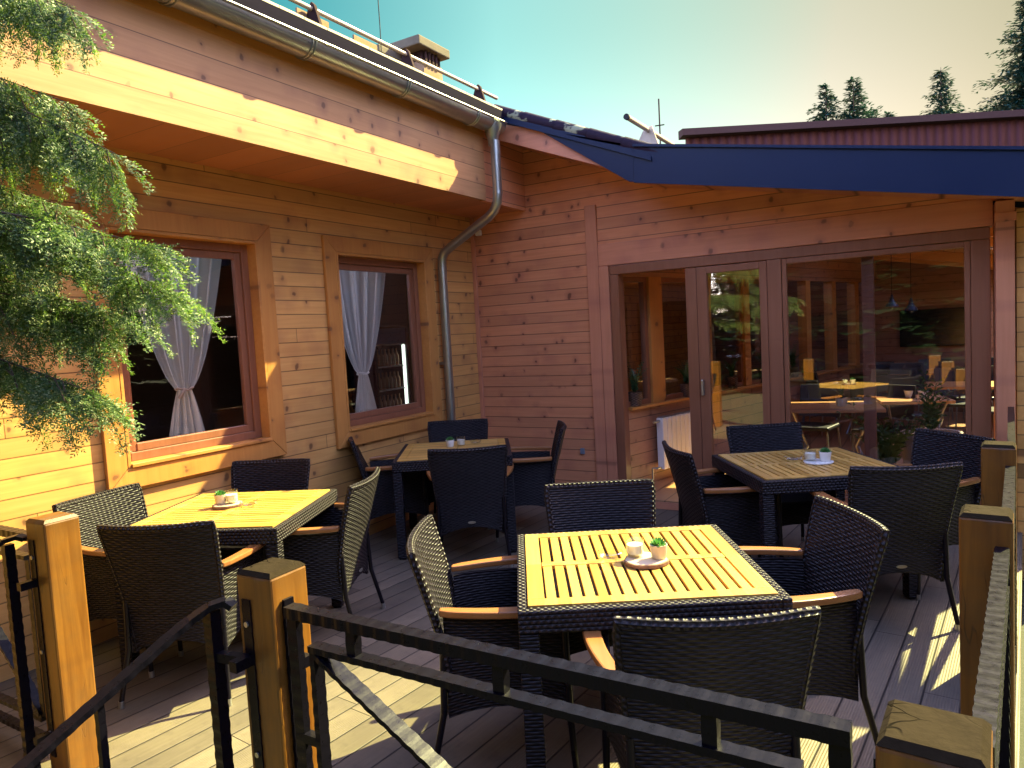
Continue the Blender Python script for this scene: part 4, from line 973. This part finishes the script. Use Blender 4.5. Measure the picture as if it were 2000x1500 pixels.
plant(P0.x+dv.x*2.0+nv.x*.02, P0.y+dv.y*2.0+nv.y*.02, .886, .30, 'leafy plant on the indoor sill behind the first glass leaf', .075, .14)
plant(P0.x+dv.x*2.8+nv.x*.02, P0.y+dv.y*2.8+nv.y*.02, .886, .32, 'leafy plant on the indoor sill behind the wide glass, nearer one', .075, .14)
plant(P0.x+dv.x*3.6+nv.x*.02, P0.y+dv.y*3.6+nv.y*.02, .886, .32, 'leafy plant on the indoor sill behind the wide glass, farther one', .075, .14)
plant(4.17, .85, .08, .55, 'palm like plant in a tall tapered greige planter just behind the glass', .24, .52, 'big_pot', 10)
plant(3.83, .62, .08, .75, 'bushy plant with long drooping leaves low behind the dark glass bar', .12, .12, 'big_pot', 22)
def indoor_table(x, y, rz, label, w=.8, d=.8):
    t = thing('dining_table', label, 'table', (x, y, .08), rz, 'indoor tables')
    MB().box(-w/2, w/2, -d/2, d/2, .71, .74).build('tabletop', M['table_in'], t, bevel=.004)
    for sx in (-1, 1):
        MB().tube([(sx*w*.40, -d*.40, .71), (sx*w*.25, 0, .35), (sx*w*.40, d*.40, 0)], .012, 6).build('leg', M['grey_metal'], t)
        MB().tube([(sx*w*.40, d*.40, .71), (sx*w*.27, 0, .35), (sx*w*.40, -d*.40, 0)], .012, 6).build('leg', M['grey_metal'], t)
    return t
indoor_table(4.00, 1.62, rad(12), 'light wooden indoor table with white cups behind the planter', .62, .62)
indoor_table(3.35, .95, rad(10), 'dark red wooden indoor table in the shade behind the wide glass', .85, .7)
indoor_table(4.45, 3.1, 0, 'small wooden table deep in the hall under the screen', .7, .7)
indoor_table(3.5, 4.3, 0, 'wooden table deep in the hall left of the screen', .8, .8)
indoor_table(4.5, 5.2, 0, 'wooden table at the far wall of the hall', .8, .8)
def indoor_chair():
    t = thing('dining_chair', 'black dining chair in the dim hall behind the glass', 'chair', (0,0,0), 0, 'black dining chairs in the hall')
    MB().box(-.21, .21, -.20, .20, .42, .46).build('seat', M['chair_in'], t, bevel=.015)
    MB().slab(lambda u, v: ((2*u-1)*.21, -.20-.07*v-.03*sin(pi*u), .52+.34*v), 8, 4, .025, 1).build('backrest', M['chair_in'], t, smooth=True)
    for sx in (-1, 1):
        for sy in (-1, 1): MB().tube([(sx*.19, sy*.18, .42), (sx*.22, sy*.22, 0)], .010, 6).build('leg', M['grey_metal'], t)
        MB().bar((sx*.17, -.20, .44), (sx*.17, -.23, .56), .02, .02).build('back_support', M['chair_in'], t)
    return t
ic = indoor_chair()
for k, (x, y, a_) in enumerate([(3.85, 2.7, 200), (4.4, 3.75, 180), (4.85, 3.1, 90), (3.0, 3.9, -60), (3.5, 3.6, 0), (3.9, 4.9, 190), (4.6, 4.5, 10), (4.2, 5.7, 180), (4.8, 5.8, 170), (3.5, 5.3, 185), (3.1, 1.6, 170), (3.75, 1.45, 160)]):
    o = ic if k == 0 else copy_tree(ic); o.location = (x, y, .08); o.rotation_euler = (0, 0, rad(a_))
for dx, dy, lb in ((-.02, .02, 'left white cup on the light indoor table'), (.10, -.02, 'right white cup on the light indoor table')):
    tag(MB().lathe([(.03, 0), (.045, .07), (.042, .07), (.028, .006), (0, .006)], 18).build('cup', M['white_ceramic'], loc=(4.0+dx, 1.62+dy, .821), smooth=True), lb, 'cup', 'white cups indoors')
plant(3.45, .88, .822, .16, 'small aloe pot on the dark red indoor table', .055, .08, 'big_pot', 10)

# ================================================================== VEGETATION
def spray_template(L=.15, n=14, seed=0):
    """flat fan of scale-leaved twigs along +X, quads"""
    R2 = random.Random(seed); q = []
    def twig(p, d, nrm, l, w):
        k = max(2, int(l/.0085)); s = d.cross(nrm).normalized()
        for j in range(k):
            t_ = j/k; b = p+d*(l*t_)-Vector((0, 0, .15*l*t_*t_)); sc = w*(1-.45*t_)
            for sg_ in (-1, 1):
                dd = (d*.8+s*sg_*.62).normalized(); a_ = b+dd*sc; o_ = nrm*R2.uniform(-.55, .55)*sc
                q.append([b, b+dd*sc*.5+s*sg_*sc*.22+o_, a_+o_, b+dd*sc*.55-s*sg_*sc*.24])
        e_ = p+d*l; q.append([e_-s*w*.25, e_+d*w*.3, e_+d*w*.7, e_+s*w*.25])
    up = Vector((0, 0, 1)); prev = Vector((0, 0, 0)); d = Vector((1, 0, 0))
    for i in range(n):
        t_ = i/n; p = Vector((L*t_, 0, -.35*L*t_*t_)); l = L*.56*(1-t_)**.7*(.75+.25*sin(i*1.7+seed))+.012
        sg_ = 1 if i % 2 else -1; nr = (up+Vector((0, .25*R2.uniform(-1, 1), 0))).normalized()
        twig(p, Vector((cos(rad(42)), sg_*sin(rad(42)), R2.uniform(-.12, .08))).normalized(), nr, l,   .0165)
        q.append([p, p+Vector((L/n, .0014, 0)), p+Vector((L/n, -.0014, -.002)), p+Vector((0, -.0012, -.002))])
    twig(Vector((L*.82, 0, -.24*L)), Vector((.9, 0, -.4)).normalized(), up, .03, .012)
    return np.array([[tuple(v_) for v_ in f] for f in q], np.float32)
SPR = [spray_template(.15, 13, s_) for s_ in range(5)]+[spray_template(.11, 10, 9)]
def place(T, p, d, up, sc):
    d = Vector(d).normalized(); up = Vector(up); s = up.cross(d).normalized(); u = d.cross(s).normalized()
    R3 = np.array([list(d), list(s), list(u)], np.float32)*sc
    return T @ R3 + np.array(list(p), np.float32)
W = lambda px, py, s: CAM + (CF*1380+CR*(px-1000)-CU*(py-750))/1380*s
tree = thing('cypress_tree', 'bright green drooping evergreen reaching in from the left over the deck', 'tree', (.75, -6.35, -.36))
base = Vector((.75, -6.35, -.36))
q = []; wood_ = MB()
rr_ = random.Random(11)
def bough(p0, p1, sag, r0, nsub, sub, droop, spread, dens=1.0, start=.15):
    p0, p1 = Vector(p0), Vector(p1); n = 14
    C = [p0.lerp(p1, k/n)+Vector((0, 0, sag*sin(pi*k/n))) for k in range(n+1)]
    wood_.tube([c_-base for c_ in C], [max(.0016, r0*(1-k/n)**1.1) for k in range(n+1)], 6)
    ax = (p1-p0).normalized(); side = ax.cross(Vector((0, 0, 1))).normalized()
    for i in range(nsub):
        t_ = start+(1-start)*(i+rr_.random())/nsub; k = min(n-1, int(t_*n)); P = C[k].lerp(C[k+1], t_*n-k)
        sg_ = rr_.choice((-1, 1)); L = sub*(1-.55*t_)*(.6+.6*rr_.random())
        d = (ax*rr_.uniform(.35, 1.0)+side*sg_*rr_.uniform(.1, spread)+Vector((0, 0, -droop*rr_.uniform(.3, 1.2)))).normalized()
        m_ = max(2, int(L/.045*dens)); pr = P; dd = d.copy(); cc = [P]
        for j in range(m_):
            dd = (dd+Vector((0, 0, -.09*droop))+Vector((rr_.uniform(-.1, .1), rr_.uniform(-.1, .1), 0))).normalized()
            pn = pr+dd*(L/m_); cc.append(pn)
            for sg2 in (-1, 1):
                a_ = rr_.uniform(.5, 1.0)*sg2; sd2 = dd.cross(Vector((0, 0, 1))).normalized()
                e_ = (dd*.8+sd2*a_*.9+Vector((0, 0, -.25*droop+rr_.uniform(-.1, .15)))).normalized()
                up = (Vector((0, 0, 1))+sd2*rr_.uniform(-1., 1.)+ax*rr_.uniform(-.7, .7)).normalized()
                q.append(place(SPR[rr_.randrange(6)], pr-base, e_, up, rr_.uniform(.6, 1.05)*(1-.3*j/m_)))
            pr = pn
        up = (Vector((0, 0, 1))+side*rr_.uniform(-.6, .6)).normalized()
        q.append(place(SPR[rr_.randrange(5)], pr-base, (dd+Vector((0, 0, -.1))).normalized(), up, .85))
        wood_.tube([c_-base for c_ in cc], [.0022]*len(cc), 4)
    q.append(place(SPR[0], p1-base, (ax+Vector((0, 0, -.3))).normalized(), (0, 0, 1), 1.0))
# (start on the trunk side, tip) of each bough, world metres
bough(W(-420, -150, 2.25), W(150, 20, 2.15), .04, .012, 22, .24, 1.2, .7, 1.0)
bough(W(-420, -80, 2.4), W(90, 10, 2.3), .02, .012, 16, .24, 1.2, .7, 1.0)
bough(W(-450, 60, 2.2), W(130, 200, 2.1), .04, .012, 22, .22, 1.3, .7, 1.0)
bough(W(-450, 120, 2.25), W(225, 300, 2.05), .08, .014, 30, .24, 1.3, .7, 1.0)
bough(W(-450, 200, 2.5), W(110, 250, 2.3), .05, .012, 24, .26, 1.3, .7, 1.0)
bough(W(-450, 300, 2.3), W(120, 400, 2.15), .04, .012, 22, .24, 1.2, .7, 1.0)
bough(W(-450, 420, 2.3), W(315, 560, 1.95), .10, .016, 34, .26, .55, .75, 1.05)
bough(W(-450, 380, 2.1), W(300, 480, 1.9), .04, .012, 24, .20, .30, .7, 1.05)
bough(W(-450, 500, 2.5), W(225, 615, 2.1), .06, .012, 34, .28, .65, .9, 1.05)
bough(W(-450, 560, 2.2), W(160, 590, 2.1), .02, .012, 30, .28, .9, .8, 1.0)
bough(W(-450, 470, 2.4), W(80, 470, 2.3), .02, .012, 30, .28, .8, .9, 1.0)
bough(W(-450, 640, 2.2), W(190, 770, 2.0), .06, .012, 26, .18, .6, .5, 1.0)
bough(W(-450, 690, 2.4), W(90, 735, 2.15), .02, .010, 20, .20, .7, .6, 1.0)
# more crown out of frame, towards the trunk
for k in range(9):
    a_ = rad(150+k*28); z = .9+k*.3
    bough((.75, -6.35, z), (.75+1.1*cos(a_), -6.35+1.0*sin(a_), z-.05), .08, .014, 12, .34, .8, .8, .8)
fan_mesh('foliage', M['cypress'], np.concatenate(q), tree)
for z, px_, py_, s_ in ((2.6, -420, -150, 2.25), (2.3, -450, 120, 2.25), (2.1, -450, 200, 2.5), (1.8, -450, 420, 2.3), (1.6, -450, 560, 2.2), (1.4, -450, 720, 2.3), (2.5, -420, -60, 2.45), (1.9, -450, 380, 2.1), (1.7, -450, 500, 2.5), (1.75, -450, 470, 2.4), (1.35, -450, 690, 2.4)):
    wood_.tube([Vector((.75, -6.35, z))-base, W(px_, py_, s_)-base], [.03, .014], 6)
wood_.build('branches', M['bark'], tree)
MB().tube([(0, 0, 0), (.01, .02, 1.2), (.0, .0, 2.4), (.02, -.02, 3.9)], [.11, .085, .05, .012], 10).build('trunk', M['bark'], tree, smooth=True)

def spruce_quads(h, R0, seed, z0=.12, dens=1., lf_=1.):
    r_ = random.Random(seed); Q = []
    nz = int(h/.36)
    for i in range(nz):
        z = h*(z0+(1-z0)*i/nz); rad_ = R0*((1-z/h)**.95)*(.70+.6*r_.random())+.06
        nb = max(5, int(12*dens*(rad_/R0)**.5)+4)
        for b_ in range(nb):
            az = r_.random()*6.283; rl = rad_*r_.uniform(.65, 1.12); m_ = max(2, int(rl/.20))
            for j in range(m_):
                s = (j+.5)/m_; p = Vector((cos(az)*rl*s, sin(az)*rl*s, z-.35*rl*s*(1-.55*s)+.05))
                for _ in range(6):
                    a2 = az+r_.uniform(-1.2, 1.2); l = r_.uniform(.16, .34)*(1-.3*s)*(1+.5*(lf_-1)); d = Vector((cos(a2), sin(a2), r_.uniform(-.55, .35))).normalized(); sd_ = d.cross(Vector((0, 0, 1))).normalized()
                    w_ = l*.24*lf_; o_ = Vector((r_.uniform(-.08, .08), r_.uniform(-.08, .08), r_.uniform(-.1, .06)))
                    Q.append([p+o_, p+o_+d*l*.5+sd_*w_, p+o_+d*l, p+o_+d*l*.5-sd_*w_])
    Q.append([(0,-.02,h-.5), (0,.02,h-.5), (0,.01,h+.25), (0,-.01,h+.25)])
    return [[tuple(v_) for v_ in f] for f in Q]
def spruce(x, y, h, R0, seed, label, group='spruces behind the hall', dens=1.):
    t = thing('spruce_tree', label, 'tree', (x, y, -.36), 0, group)
    fan_mesh('crown', M['spruce'], spruce_quads(h, R0, seed, .45, dens=dens*1.3), t)
    MB().tube([(0,0,0), (0,0,h*.5), (0,0,h)], [h*.014, h*.008, .01], 8).build('trunk', M['bark'], t); return t
spruce(.34, 27.3, 11.9, 5.2, 1, 'slim pointed spruce, leftmost above the red roof')
spruce(1.35, 27.9, 12.1, 5.6, 2, 'rounded dense spruce just right of the leftmost one')
spruce(2.62, 28.6, 10.55, 3.4, 3, 'tiny spruce tip peeking over the red roof')
spruce(4.55, 29.9, 12.3, 5.0, 4, 'middle pointed spruce standing alone above the red roof')
spruce(7.6, 31.0, 15.0, 6.5, 5, 'tallest dark spruce at the right edge of the sky', dens=1.5)
spruce(1.9, 29.5, 11.1, 4.0, 8, 'low spruce top right beside the rounded one')
# woodland round the terrace: what the windows mirror
wood_lbl = 'tall dark spruce in the row behind the viewer'
fq = spruce_quads(14, 3.8, 21, .02, 1.2, 3.0)
first = None
spots = [(-3.5, -15), (0.5, -16.5), (4.5, -15.5), (2.5, -18.5), (8.5, -16), (12.5, -14), (14.5, -10), (16, -5.5), (15.5, -1), (17, 4), (-7, -12.5), (12.5, 10), (17.5, 10), (15, 16)]
for k, (x, y) in enumerate(spots):
    if first is None:
        first = thing('spruce_tree', wood_lbl, 'tree', (x, y, -.36), 0, 'spruces round the terrace, out of view')
        fan_mesh('crown', M['forest'], fq, first); MB().tube([(0,0,0), (0,0,6), (0,0,13)], [.2, .12, .01], 8).build('trunk', M['bark'], first); o = first
    else: o = copy_tree(first)
    o.location = (x, y, -.36); o.rotation_euler = (0, 0, k*1.3); s_ = .85+.06*(k % 5); o.scale = (s_, s_, s_)
